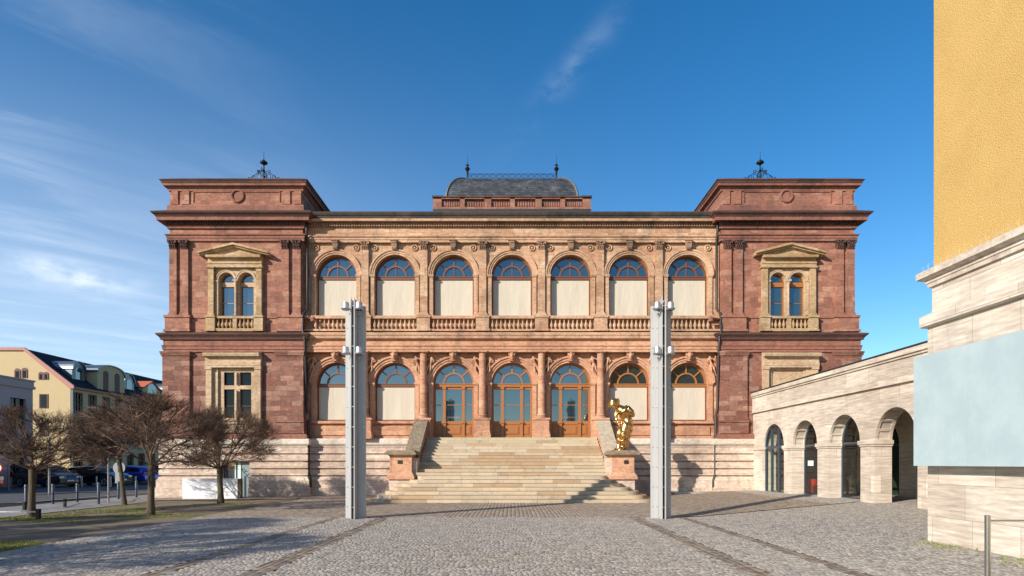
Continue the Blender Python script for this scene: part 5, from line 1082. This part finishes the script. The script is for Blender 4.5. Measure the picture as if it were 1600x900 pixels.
# trees
def tree(x0, y0, trunk_h, rx, zc, rz, lean, seed, label, rt=.105, dens=1.0, grp='bare clipped trees'):
    rnd = random.Random(seed); gz = g_(x0) - .03
    t = thing('bare_tree', label, 'tree', (x0, y0, gz), grp)
    tr = MB(); pts = [(x0, y0, gz), (x0 + lean * .25, y0, gz + trunk_h * .3), (x0 + lean * .6 + rnd.uniform(-.03, .03), y0, gz + trunk_h * .65), (x0 + lean, y0, gz + trunk_h)]
    tr.tube(pts, [rt * 1.35, rt * 1.02, rt * .95, rt * 1.15], 12); tr.build('trunk', M['bark'], t, 60)
    top = Vector(pts[-1]); cen = Vector((x0 + lean, y0, gz + zc)); B = MB(); T = MB()
    def inside(p): d = p - cen; return (d.x / rx) ** 2 + (d.y / rx) ** 2 + (d.z / (rz if d.z > 0 else rz * .75)) ** 2
    def seg(m_, pts, r0, r1, n): k = len(pts) - 1; m_.tube(pts, [r0 + (r1 - r0) * i / k for i in range(k + 1)], n, caps=False)
    def grow(p, d, length, r, lvl):
        n = 5 if lvl < 2 else 3; pts_ = [p]; q = p
        for i in range(n):
            wob = (.22, .22, .17, .13, .12)[min(lvl, 4)]; d = (d + Vector((rnd.gauss(0, wob), rnd.gauss(0, wob), rnd.gauss(0, wob * .7) + (.03 if lvl else .0)))).normalized()
            q2 = q + d * length / n
            if lvl > 0 and inside(q2) > 1.05 + rnd.uniform(-.25, .38): break
            q = q2; pts_.append(q)
        if len(pts_) < 2: return
        m_ = B if lvl < 3 else T; seg(m_, pts_, r, r * (.45 if lvl < 3 else .5), (7, 5, 4, 3, 3)[min(lvl, 4)])
        if lvl == 4: return
        kids = (5, 7, 7, 6)[lvl] if lvl < 4 else 0; kids = int(kids * dens + rnd.random())
        for k in range(kids):
            f = rnd.uniform(.25, 1.0); i = min(int(f * (len(pts_) - 1)), len(pts_) - 2); pp = pts_[i].lerp(pts_[i + 1], f * (len(pts_) - 1) - i)
            side = Vector((rnd.gauss(0, 1), rnd.gauss(0, 1), rnd.gauss(0, .55))).normalized(); out = (pp - cen); out.z *= .6; out = out.normalized() if out.length > .01 else side
            dd = (d * .55 + side * .8 + out * .45 + Vector((0, 0, .14))).normalized()
            grow(pp, dd, length * rnd.uniform(.5, .75), max(r * .55, (.017, .010, .0068, .0048)[lvl] * .9), lvl + 1)
    nl = 10
    for k in range(nl):
        a = 2 * PI * k / nl + rnd.uniform(-.3, .3); el = R(rnd.uniform(16, 74)); grow(top + Vector((0, 0, -.04)), Vector((math.cos(a) * math.cos(el), math.sin(a) * math.cos(el), math.sin(el))), rx * rnd.uniform(.85, 1.05), rt * .34, 0)
    B.build('branches', M['twig'], t, fix=False); T.build('crown', M['twig'], t, fix=False)
    print('tree', len(B.f), len(T.f)); return t
tree(-11.65, 19.4, 1.65, 2.22, 2.45, 1.45, .02, 5, 'bare tree with wide twiggy crown, between the low rail and the white board')
tree(-15.5, 19.4, 1.55, 2.2, 2.25, 1.3, .05, 9, 'bare tree at the left edge, beside the black post of the low pale-topped rail', rt=.10)
tree(-12.1, 25.0, 1.5, 2.35, 2.40, 1.6, -.03, 14, 'bare tree with brownish twigs in front of the white board', rt=.115)
tree(-16.1, 25.0, 2.1, 2.0, 2.7, 1.2, -.28, 23, 'thin leaning bare tree behind the front pair, close to the bollards', rt=.085)
t0 = tree(-13.4, 10.8, 1.75, 2.3, 2.6, 1.3, 0, 31, 'bare tree left of the camera that shades the cobbles')
for dx_, dy_, rz_ in ((-11.2, 7.0, 1.1), (-14.8, 5.0, 3.0), (-17.6, 8.5, 2.2), (-18.4, 12.6, .4)):
    c = copy_tree(t0); c.location = (dx_, dy_, -.1); c.rotation_euler.z = rz_
# white board
t = thing('white_board', 'low white hoarding board standing against the museum base by the side door', 'board', (XX(322, 28.4), 28.4, g_(-14)))
xa, xb = XX(284.5, 28.4), XX(371, 28.4); mb = MB(); mb.box(xa, xb, 28.4, 28.45, g_(-14) + .03, ZH(747.5, 28.4)); mb.build('panel', M['white'], t)
mb = MB(); mb.box(xb + .0, xb + .16, 28.42, 28.6, g_(-14) + .02, ZH(748, 28.4)); mb.build('end_post', M['bark'], t)
# bollards and rails
def bollard(px, yt, yb, w, mat, label, grp):
    Y = (EYE + .12) * F / (yb - HOR); x_ = XX(px, Y); z1 = ZH(yt, Y)
    t = thing('bollard', label, 'bollard', (x_, Y, -.12), grp); mb = MB(); mb.lathe([(w, 0), (w, z1 + .12 - .04), (w * .6, z1 + .12)], (x_, Y, -.12), 12); mb.build('post', mat, t, 40)
    mb = MB(); mb.lathe([(w * 1.15, .0), (w * 1.15, .04)], (x_, Y, z1 - .12), 12); mb.build('collar', mat, t); return x_, Y, z1
names_f = ['beside the leftmost tree trunk', 'second of the front row from the left', 'third of the front row, behind the low black rail', 'where the low black rail ends', 'next to the leaning tree', 'rightmost of the front row']
fr = [(40.6, 757, 797), (82.6, 756, 788), (120.6, 755, 785), (154, 754, 788), (185, 752, 780), (213, 751, 777.5)]
ps = [bollard(a, b, c, .055, M['frameblue'], 'tall dark grey bollard ' + names_f[i], 'front row of dark bollards') for i, (a, b, c) in enumerate(fr)]
names_b = ['in front of the small dark car at its headlight', 'between the dark car and the black estate', 'by the black estate rear wheel', 'at the front of the black estate', 'in front of the round sign pole', 'in front of the blue car tail light']
for i, a in enumerate((103.3, 128, 151, 173, 193.3, 212)): bollard(a, 744, 761, .05, M['post'], 'short pale grey bollard ' + names_b[i], 'back row of pale bollards')
for i, (a, b) in enumerate(zip(ps, ps[1:])):
    mb = MB(); mb.tube([(a[0], a[1], a[2] - .42), (b[0], b[1], b[2] - .42)], .02, 6)
    tag(mb.build('barrier_rail', M['iron']), 'thin dark bar joining two bollards, %s' % ['between the leftmost tree trunk and the next bollard', 'left of the low rail post', 'above the low black rail', 'passing the bare sign pole', 'nearest the museum'][i], 'rail')
t = thing('low_rail', 'low black hooped rail on short posts between the trees and the footpath', 'low fence', (-17, 22, -.12))
def gy(yb): return (EYE + .12) * F / (yb - HOR)
pp = [(-60, 799.5, 786), (38, 797.5, 784), (101.5, 792.5, 779), (154, 788, 777)]
for a, b, c in pp[:3]: Y = gy(b); mb = MB(); mb.box(XX(a, Y) - .04, XX(a, Y) + .04, Y - .04, Y + .04, -.12, ZH(c, Y)); mb.build('post', M['iron'], t)
mb = MB(); mb.tube([(XX(a, gy(b)), gy(b), ZH(c, gy(b)) - .06) for a, b, c in pp], .022, 6); mb.build('rail', M['iron'], t)
t = thing('low_rail', 'low rail with flat pale top ending at a black post, before the leftmost tree', 'low fence', (-15.2, 18.6, -.1))
Y = gy(813); mb = MB(); mb.box(XX(60, Y) - .05, XX(60, Y) + .05, Y - .05, Y + .05, -.12, ZH(795, Y)); mb.build('post', M['iron'], t)
mb = MB(); mb.box(XX(-90, Y), XX(58, Y), Y - .04, Y + .04, ZH(800.5, Y), ZH(798.5, Y)); mb.build('rail', M['post'], t)
# sign poles
def pole(px, yt, yb, r, label):
    Y = gy(yb); x_ = XX(px, Y); t = thing('sign_pole', label, 'pole', (x_, Y, -.12)); mb = MB(); mb.tube([(x_, Y, -.12), (x_, Y, ZH(yt, Y))], r, 10); mb.build('pole', M['sign'], t, 40); return t, x_, Y
pole(77, 683, 774, .055, 'plain grey steel pole standing in front of the dark car')
pole(169.5, 655, 786, .04, 'thin grey pole right of the low rail, rising into the bare crown')
pole(13.2, 690, 766, .05, 'grey pole near the left edge before the grey building')
t, x_, Y = pole(184.5, 724, 779, .035, 'pole with a round sign seen from behind and a tall plate under it')
mb = MB(); mb.lathe([(.30, 0), (.30, .02)], (x_ + .03, Y + .02, ZH(731, Y)), 24, axis=1); mb.build('round_sign', M['sign'], t); mb = MB(); mb.box(x_ - .12, x_ + .12, Y - .04, Y - .02, ZH(755, Y), ZH(738, Y)); mb.build('plate', M['sign'], t)
t = thing('road_sign', 'round road sign with a red ring at the left edge', 'road sign', (XX(-3, 33), 33, -.12)); x_ = XX(-3, 33)
mb = MB(); mb.tube([(x_, 33, -.12), (x_, 33, ZH(722, 33))], .035, 8); mb.build('pole', M['post'], t)
mb = MB(); mb.tube([(x_ + .26 * math.cos(a), 32.95, ZH(731, 33) + .26 * math.sin(a)) for a in np.linspace(0, 2 * PI, 25)], .035, 6); mb.build('red_ring', M['red_p'], t); mb = MB(); mb.lathe([(.22, .001), (.22, .006)], (x_, 32.95, ZH(731, 33)), 24, axis=1); mb.build('sign_face', M['paper'], t)
# cars
def paint(name, c):
    m = Mat(name, .22); m.base(c); m.b.inputs['Coat Weight'].default_value = .8; m.b.inputs['Coat Roughness'].default_value = .05; m.b.inputs['Metallic'].default_value = .3; return m.m
M['rim'] = plain('silver_wheel_rim', (.75, .75, .76), .35, .2, .05)
M['tyre'] = plain('tyre_rubber', (.012, .012, .012), .85); M['lampred'] = plain('red_tail_lamp', (.5, .01, .02), .2); M['lampclear'] = plain('clear_headlamp', (.6, .62, .65), .15, .4); M['carglass'] = glass('car_glass', (.012, .014, .017), 1.5, lvl=.35)
M['trimplastic'] = plain('dark_plastic_trim', (.02, .02, .022), .6)
def car(loc, rot, paintm, label, L_=4.35, W=1.8, H=1.55, kind='suv'):
    t = thing('parked_car', label, 'car', loc, 'cars parked along the street'); t.rotation_euler.z = rot
    h = L_ / 2; gc = .22
    if kind == 'suv': top = [(-h, .75), (-h + .08, 1.0), (-h + .45, 1.38), (-h + .75, 1.50), (-.3, H), (.45, H - .03), (.75, H - .12), (1.25, 1.06), (1.75, .98), (h - .12, .86), (h, .62)]
    elif kind == 'wagon': top = [(-h, .70), (-h + .06, .92), (-h + .40, 1.30), (-h + .60, 1.40), (-.3, H), (.40, H - .03), (.70, H - .12), (1.30, 1.0), (1.85, .92), (h - .15, .78), (h, .55)]
    else: top = [(-h, .5), (-h + .03, 1.1), (-h + .1, 1.8), (-h + .3, H), (.2, H), (h - 1.1, H - .05), (h - .9, H - .15), (h - .5, 1.15), (h - .25, 1.05), (h - .05, .9), (h, .5)]
    def zt(x):
        for (a, b), (c, d) in zip(top, top[1:]):
            if a <= x <= c: return b + (d - b) * (x - a) / (c - a)
        return top[-1][1]
    belt = lambda x: min(zt(x), .98 if kind != 'van' else 1.15)
    xs_ = sorted(set([a for a, _ in top] + list(np.linspace(-h, h, 22)))); mb = MB(); rows = []
    for x_ in xs_:
        z1, zb = zt(x_), belt(x_); e = abs(x_) / h; w = W / 2 * (1 - .10 * max(0, e - .75) / .25 ** 1 * 1); wr = w * (1 - .20 * min(1, max(0, z1 - zb) / .45)) if kind != 'van' else w * .95
        zlo = gc + (.12 * max(0, e - .85) / .15)
        rows.append([(x_, -w * .93, zlo), (x_, -w, zlo + .15), (x_, -w, zb * .8), (x_, -w * .96, zb), (x_, -wr * .97, z1 - .03 if z1 > zb + .1 else zb + .001), (x_, -wr * .85, z1), (x_, 0, z1 + .02),
                     (x_, wr * .85, z1), (x_, wr * .97, z1 - .03 if z1 > zb + .1 else zb + .001), (x_, w * .96, zb), (x_, w, zb * .8), (x_, w, zlo + .15), (x_, w * .93, zlo)])
    k = len(rows[0]); mb.add([p for r in rows for p in r], [(i * k + j, (i + 1) * k + j, (i + 1) * k + (j + 1) % k, i * k + (j + 1) % k) for i in range(len(rows) - 1) for j in range(k)] + [tuple(range(k)), tuple(range((len(rows) - 1) * k, len(rows) * k))])
    mb.build('body', paintm, t, 30, loc=(0, 0, 0))
    wx = (-h + .85, h - .88); rw = .34
    for sd in (-1, 1):
        for wx_ in wx:
            q = sd * (W / 2 - .10)
            mb = MB(); mb.lathe([(rw * .62, -.11), (rw * .95, -.11), (rw, -.06), (rw, .06), (rw * .95, .11), (rw * .62, .11)], (wx_, q, rw), 24, axis=1); wo = mb.build('wheel', M['tyre'], t, 30, loc=(0, 0, 0))
            mb = MB(); mb.lathe([(0, sd * .06), (rw * .2, sd * .09), (rw * .2, sd * .06), (rw * .64, sd * .05), (rw * .66, sd * .115), (rw * .58, sd * .10), (rw * .56, sd * .03)], (wx_, q, rw), 20, axis=1)
            for s5 in range(5): a = 2 * PI * s5 / 5; mb.tube([(wx_ + .06 * math.cos(a), q + sd * .085, rw + .06 * math.sin(a)), (wx_ + rw * .6 * math.cos(a), q + sd * .095, rw + rw * .6 * math.sin(a))], .028, 5)
            mb.build('rim', M['rim'], wo, 30, loc=(0, 0, 0))
            mb = MB(); mb.arc(wx_, rw, rw + .02, rw + .09, q + sd * .085 - .03, q + sd * .085 + .035, -.1, PI + .1, 16); mb.build('wheel_arch', M['trimplastic'], t, loc=(0, 0, 0))
        # side windows
        g = MB(); wz = [(-h + .55, -.62), (-.56, .22), (.28, 1.02)] if kind != 'van' else [(h - 1.5, h - .75)]
        for a, b in wz:
            pts = []
            for x_ in np.linspace(a, b, 6): pts.append((x_, belt(x_) + .03))
            for x_ in np.linspace(b, a, 6): pts.append((x_, max(zt(x_) - .10, belt(x_) + .035)))
            def P3(x_, z):
                zb = belt(x_); z1 = zt(x_); w = W / 2; wr = w * (1 - .20 * min(1, max(0, z1 - zb) / .45)) if kind != 'van' else w * .95
                f = (z - zb) / max(.05, (z1 - .03 - zb)); return (x_, sd * (w * .96 + (wr * .97 - w * .96) * f + .008), z)
            g.add([P3(a_, z_) for a_, z_ in pts], [tuple(range(12))])
        g.build('side_window', M['carglass'], t, loc=(0, 0, 0), fix=False)
        mb = MB(); mb.box(h - .42, h - .02, sd * W / 2 * .70 - .16, sd * W / 2 * .70 + .16, .66, .78) if kind != 'van' else mb.box(h - .1, h + .01, sd * .7 - .12, sd * .7 + .12, .7, .9); mb.build('headlight', M['lampclear'], t, loc=(0, 0, 0))
        mb = MB(); mb.box(-h - .01, -h + .28, sd * W / 2 * .80 - .17, sd * W / 2 * .80 + .17, .84, .98); mb.build('tail_light', M['lampred'], t, loc=(0, 0, 0))
        mb = MB(); mb.ball((.95, sd * (W / 2 + .10), 1.02), .10, 8, 6, (.7, 1, .7)); mb.build('mirror', paintm, t, 60, loc=(0, 0, 0))
    g = MB(); 
    if kind != 'van':
        g.add([(.80, -.62, zt(.80) + .012), (.80, .62, zt(.80) + .012), (1.22, .74, zt(1.22) + .03), (1.22, -.74, zt(1.22) + .03)], [(0, 1, 2, 3)]); g.add([(-h + .12, -.66, zt(-h + .12) + .012), (-h + .12, .66, zt(-h + .12) + .012), (-h + .50, .60, zt(-h + .5) + .01), (-h + .5, -.6, zt(-h + .5) + .01)], [(0, 1, 2, 3)])
    else: g.add([(h - .86, -.7, H - .2), (h - .86, .7, H - .2), (h - .5, .75, 1.2), (h - .5, -.75, 1.2)], [(0, 1, 2, 3)])
    g.build('windscreen', M['carglass'], t, loc=(0, 0, 0), fix=False)
    mb = MB(); mb.box(-h + .1, h - .1, -W / 2 * .97, W / 2 * .97, gc - .03, gc + .10); mb.box(h - .03, h + .012, -.35, .35, .42, .58); mb.build('bumper_trim', M['trimplastic'], t, loc=(0, 0, 0))
    mb = MB(); mb.box(h + .005, h + .02, -.26, .26, .42, .53); mb.build('number_plate', M['white'], t, loc=(0, 0, 0))
    if kind == 'wagon':
        for sd in (-1, 1): mb = MB(); mb.tube([(-h + .9, sd * .60, 1.46), (-.3, sd * .60, H + .05), (.4, sd * .60, H + .03)], .016, 5); mb.build('roof_rail', M['alu'], t, loc=(0, 0, 0))
    return t
car((XX(70, 43.4), 43.6, -.1), R(-14), paint('dark_grey_car_paint', (.035, .037, .042)), 'dark grey compact off roader with silver wheels, leftmost of the parked row', kind='suv', H=1.6)
car((XX(149, 45.8), 46.0, -.1), R(-10), paint('black_car_paint', (.008, .012, .016)), 'black estate car with roof rails, between the grey and the blue car', kind='wagon', L_=4.7, H=1.5)
car((XX(199, 49), 49.2, -.1), R(180 - 8), paint('bright_blue_car_paint', (.015, .04, .42)), 'bright blue hatchback with red tail light toward the museum', kind='wagon', L_=4.2, H=1.5)
car((XX(243, 51.5), 51.8, -.1), R(-6), paint('midnight_car_paint', (.02, .022, .03)), 'dark car half hidden behind the museum corner', kind='suv', L_=4.2, H=1.55)
car((XX(-74, 36), 36.3, -.1), R(-5), paint('red_van_paint', (.55, .02, .012)), 'red vehicle just entering at the left picture edge', kind='van', L_=4.4, H=1.75)
car((XX(14, 52), 52, -.1), R(5), paint('blue_grey_car_paint', (.12, .17, .20)), 'blue grey car behind the dark off roader, near the grey building', kind='wagon', L_=4.2, H=1.48)
# grey building
gb = thing('grey_building', 'flat roofed grey building with tall dark windows at the left edge', 'building', (-42, 35, 0))
gx = -36.0
mb = MB(); ops = [(45.2 - 1.75 - 2.55 * k, 45.2 - .35 - 2.55 * k, z0, z1, False) for k in range(6) for z0, z1 in ()]
rows_ = ((3.95, 6.25), (.6, 3.0))
zlev = [-.2, 3.45, 7.15]
for zi, (z0, z1) in enumerate(((.6, 2.9), (4.1, 6.35))):
    mb.wall(27, 45.2, zlev[zi], zlev[zi + 1], gx, [(45.2 - 2.05 - 2.35 * k, 45.2 - .65 - 2.35 * k, z0, z1, False) for k in range(7)][::-1], .35)
mb.xf(lambda x, y, z: (y, x, z)); mb.xf(lambda x, y, z: (2 * gx - x, y, z)); mb.add([(gx, 45.2, -.2), (gx - 20, 45.2, -.2), (gx - 20, 45.2, 7.15), (gx, 45.2, 7.15)], [(0, 1, 2, 3)]); mb.add([(gx, 27, -.2), (gx - 20, 27, -.2), (gx - 20, 27, 7.15), (gx, 27, 7.15)], [(0, 1, 2, 3)]); mb.build('wall', M['stuccogrey'], gb)
mb = MB(); GP = [(gx - 20, 27), (gx, 27), (gx, 45.2), (gx - 20, 45.2)]; mb.sweep(GP, [(-.3, 7.15), (.12, 7.15), (.12, 7.35), (.05, 7.36), (.05, 7.7), (.12, 7.72), (.12, 7.82), (-.3, 7.82)]); mb.box(gx - 20, gx - .25, 27.2, 45, 7.5, 7.7); mb.sweep(GP, [(-.1, 3.4), (.06, 3.4), (.06, 3.6), (-.1, 3.6)]); mb.build('roof', M['stuccogrey'], gb)
for zi, (z0, z1) in enumerate(((.6, 2.9), (4.1, 6.35))):
    for k in range(7):
        a, b = 45.2 - 2.05 - 2.35 * k, 45.2 - .65 - 2.35 * k
        w = MB(); w.box(gx - .22, gx - .18, a, a + .06, z0, z1); w.box(gx - .22, gx - .18, b - .06, b, z0, z1); w.box(gx - .22, gx - .18, (a + b) / 2 - .03, (a + b) / 2 + .03, z0, z1); w.box(gx - .22, gx - .185, a + .06, b - .06, z0 + 1.0, z0 + 1.05); fo = w.build('window', M['iron'], gb)
        w = MB(); w.box(gx - .26, gx - .24, a, b, z0, z1); w.build('pane', M['glassdark'], fo)
mb = MB(); mb.tube([(gx - .6, 40.4, 7.8), (gx - .6, 40.4, 10.2)], .10, 8); mb.build('flue', M['zinc'], gb)
# yellow building
yb_ = thing('yellow_house', 'long cream yellow building with pink trimmed gable, dark roof and rounded dormers', 'building', (-46, 70, 0))
bx1 = -45.5; Y0, Y1_ = 62.0, 100.0; ze = ZH(603, 62); zr = ZH(546.5, 62); xr_ = XX(38, 62); xl_ = -62
mb = MB(); mb.add([(xl_ - 4.5, Y0, -.5), (bx1, Y0, -.5), (bx1, Y0, ze), (xr_, Y0, zr), (xl_, Y0, zr), (xl_ - 4.5, Y0, ze)], [(0, 1, 2, 3, 4, 5)]); mb.build('gable_wall', M['stuccoyellow'], yb_)
wins = []; 
mb = MB(); cols_y = [62.0 + 1.1 + 2.15 * k for k in range(16)]; lv = [(-.5, 3.55, .6, 2.7), (3.55, 6.55, 4.0, 5.75), (6.55, ze, 7.0, 8.9)]
for z0, z1, a, b in lv: mb.wall(Y0, Y1_, z0, z1, bx1, [(y - .5, y + .5, a, b, False) for y in cols_y], .25)
mb.xf(lambda x, y, z: (y, x, z)); mb.xf(lambda x, y, z: (2 * bx1 - x, y, z)); mb.build('side_wall', M['stuccoyellow'], yb_)
for z0, z1, a, b in lv:
    for y in cols_y[:12]:
        w = MB()
        for ya, yb in ((y - .62, y - .5), (y + .5, y + .62)): w.box(bx1, bx1 + .05, ya, yb, a - .1, b + .12)
        w.box(bx1, bx1 + .05, y - .5, y + .5, b, b + .12); w.box(bx1, bx1 + .08, y - .62, y + .62, a - .2, a - .1); w.box(bx1 - .13, bx1 - .08, y - .04, y + .04, a, b); w.box(bx1 - .13, bx1 - .085, y - .5, y + .5, (a + b) / 2 + .25, (a + b) / 2 + .32); fo = w.build('window', M['reddark'], yb_)
        w = MB(); w.box(bx1 - .2, bx1 - .15, y - .5, y + .5, a, b); w.build('pane', M['glassdark'], fo)
mb = MB(); mb.box(bx1 - .05, bx1 + .10, Y0, Y1_, 6.5, 6.68); mb.box(bx1 - .05, bx1 + .10, Y0, Y1_, 3.5, 3.68); mb.box(bx1 - .05, bx1 + .35, Y0 - .1, Y1_, ze - .25, ze); mb.build('string_course', M['pinktrim'], yb_)
mb = MB()
d_ = (Vector((xr_, zr)) - Vector((bx1, ze)));
mb.prism([(bx1 + .45, ze - .28), (bx1 + .45, ze + .02), (xr_ + .1, zr + .22), (xl_, zr + .22), (xl_, zr - .08), (xr_, zr - .08), (bx1, ze - .28)], 1, Y0 - .18, Y0 + .05); mb.build('gable_trim', M['pinktrim'], yb_)
mb = MB(); mb.add([(bx1 + .45, Y0 + .05, ze - .05), (bx1 + .45, Y1_, ze - .05), (xr_, Y1_, zr + .12), (xr_, Y0 + .05, zr + .12)], [(0, 1, 2, 3)]); mb.add([(xr_, Y0, zr + .12), (xr_, Y1_, zr + .12), (xl_, Y1_, zr + .12), (xl_, Y0, zr + .12)], [(0, 1, 2, 3)]); mb.build('roof', M['houseroof'], yb_)
def roofz(x_): return ze + (zr - ze) * (bx1 - x_) / (bx1 - xr_)
for xw, z0, z1, w_ in ((27.5, 590, 576, .55), (38.8, 590, 575, .55), (64.4, 592.5, 581.5, .45), (72.3, 592.5, 581.5, .45), (68.5, 637, 616.5, .85), (68.5, 681, 661, .85)):
    cx = XX(xw, Y0); za, zb = ZH(z0, Y0), ZH(z1, Y0); w = MB(); ar_ = w_ < .8
    w.box(cx - w_ / 2 - .03, cx + w_ / 2 + .03, Y0 - .06, Y0 + .05, za - .05, zb - (w_ / 2 if ar_ else 0))
    if ar_: w.arc(cx, zb - w_ / 2, 0.001, w_ / 2 + .03, Y0 - .06, Y0 + .05, n=12)
    else: w.box(cx - w_ / 2 - .03, cx + w_ / 2 + .03, Y0 - .06, Y0 + .05, zb, zb + .05)
    fo = w.build('gable_window', M['reddark'], yb_); w = MB()
    w.box(cx - w_ / 2 + .1, cx + w_ / 2 - .1, Y0 - .08, Y0 - .05, za, zb - (w_ / 2 if ar_ else 0)); w.build('pane', M['glassdark'], fo)
def dormer(yc, wd, zlo, zhi, depth, mat_w, label=None, arch=True, roofm='zinc', nwin=1):
    """dormer facing the street (+x) with a barrel roof running back into the slope"""
    xf = bx1 + .1 if nwin == 2 else bx1 - .9; rr = wd / 2; w = MB(); rise = min(rr, 1.0); n = 12
    front = [(yc - rr, zlo), (yc + rr, zlo), (yc + rr, zhi)] + [(yc + rr * math.cos(PI * k / n), zhi + rise * math.sin(PI * k / n)) for k in range(1, n)] + [(yc - rr, zhi)]
    if not arch: front = [(yc - rr, zlo), (yc + rr, zlo), (yc + rr, zhi), (yc, zhi + rise), (yc - rr, zhi)]
    w.prism(front, 0, xf - depth, xf); do = w.build('dormer', M[mat_w], yb_)
    w = MB(); edge = front[2:]; out = [(yc + (a - yc) * 1.10, b + .10) for a, b in edge]
    for (a, b), (c, d), (a2, b2), (c2, d2) in zip(edge, edge[1:], out, out[1:]): w.prism([(a, b), (c, d), (c2, d2), (a2, b2)], 0, xf - depth - .2, xf + .15)
    w.build('dormer_roof', M[roofm], do)
    for q in ([0] if nwin == 1 else [-rr * .42, rr * .42]):
        w = MB(); ww = rr * .52 if nwin == 1 else .42; w.box(xf, xf + .03, yc + q - ww, yc + q + ww, zlo + .45, zhi + .0); w.arc(yc + q, zhi, .001, ww, xf, xf + .03, n=10) if False else None
        w.prism([(yc + q + ww * math.cos(PI * k / 10), zhi + ww * .8 * math.sin(PI * k / 10)) for k in range(11)], 0, xf, xf + .03); w.build('dormer_window', M['glass'] if nwin == 1 else M['reddark'], do)
dormer(64.4, 1.9, ze + .55, ze + 1.9, 4, 'zinc')
dormer(68.2, 4.6, ze - .3, ze + 2.0, 5, 'stuccoyellow', nwin=2)
dormer(72.9, 1.9, ze + .55, ze + 1.8, 4, 'zinc')
dormer(77.5, 3.6, ze + .2, ze + 1.5, 5, 'stuccoyellow', arch=False, roofm='tile')
dormer(82, 1.9, ze + .55, ze + 1.8, 4, 'zinc')
mb = MB(); mb.tube([(bx1 + .1, Y0 + .1, ze - .1), (bx1 + .12, Y0 + .1, -.3)], .06, 8); mb.build('downpipe', M['alu'], yb_)
mb = MB(); mb.box(bx1 + .1, bx1 + .25, 66.2, 69.0, 3.9, 4.35); mb.build('shop_sign', M['signblue'], yb_)
# blue marking flat on the ground at the right of the steps
mb = MB(); mb.box(7.9, 9.8, 29.2, 29.8, g_(8) + .035, g_(9) + .05); tag(mb.build('blue_mat', M['bluepanel']), 'small pale blue mat lying on the paving at the foot of the museum base', 'mat')
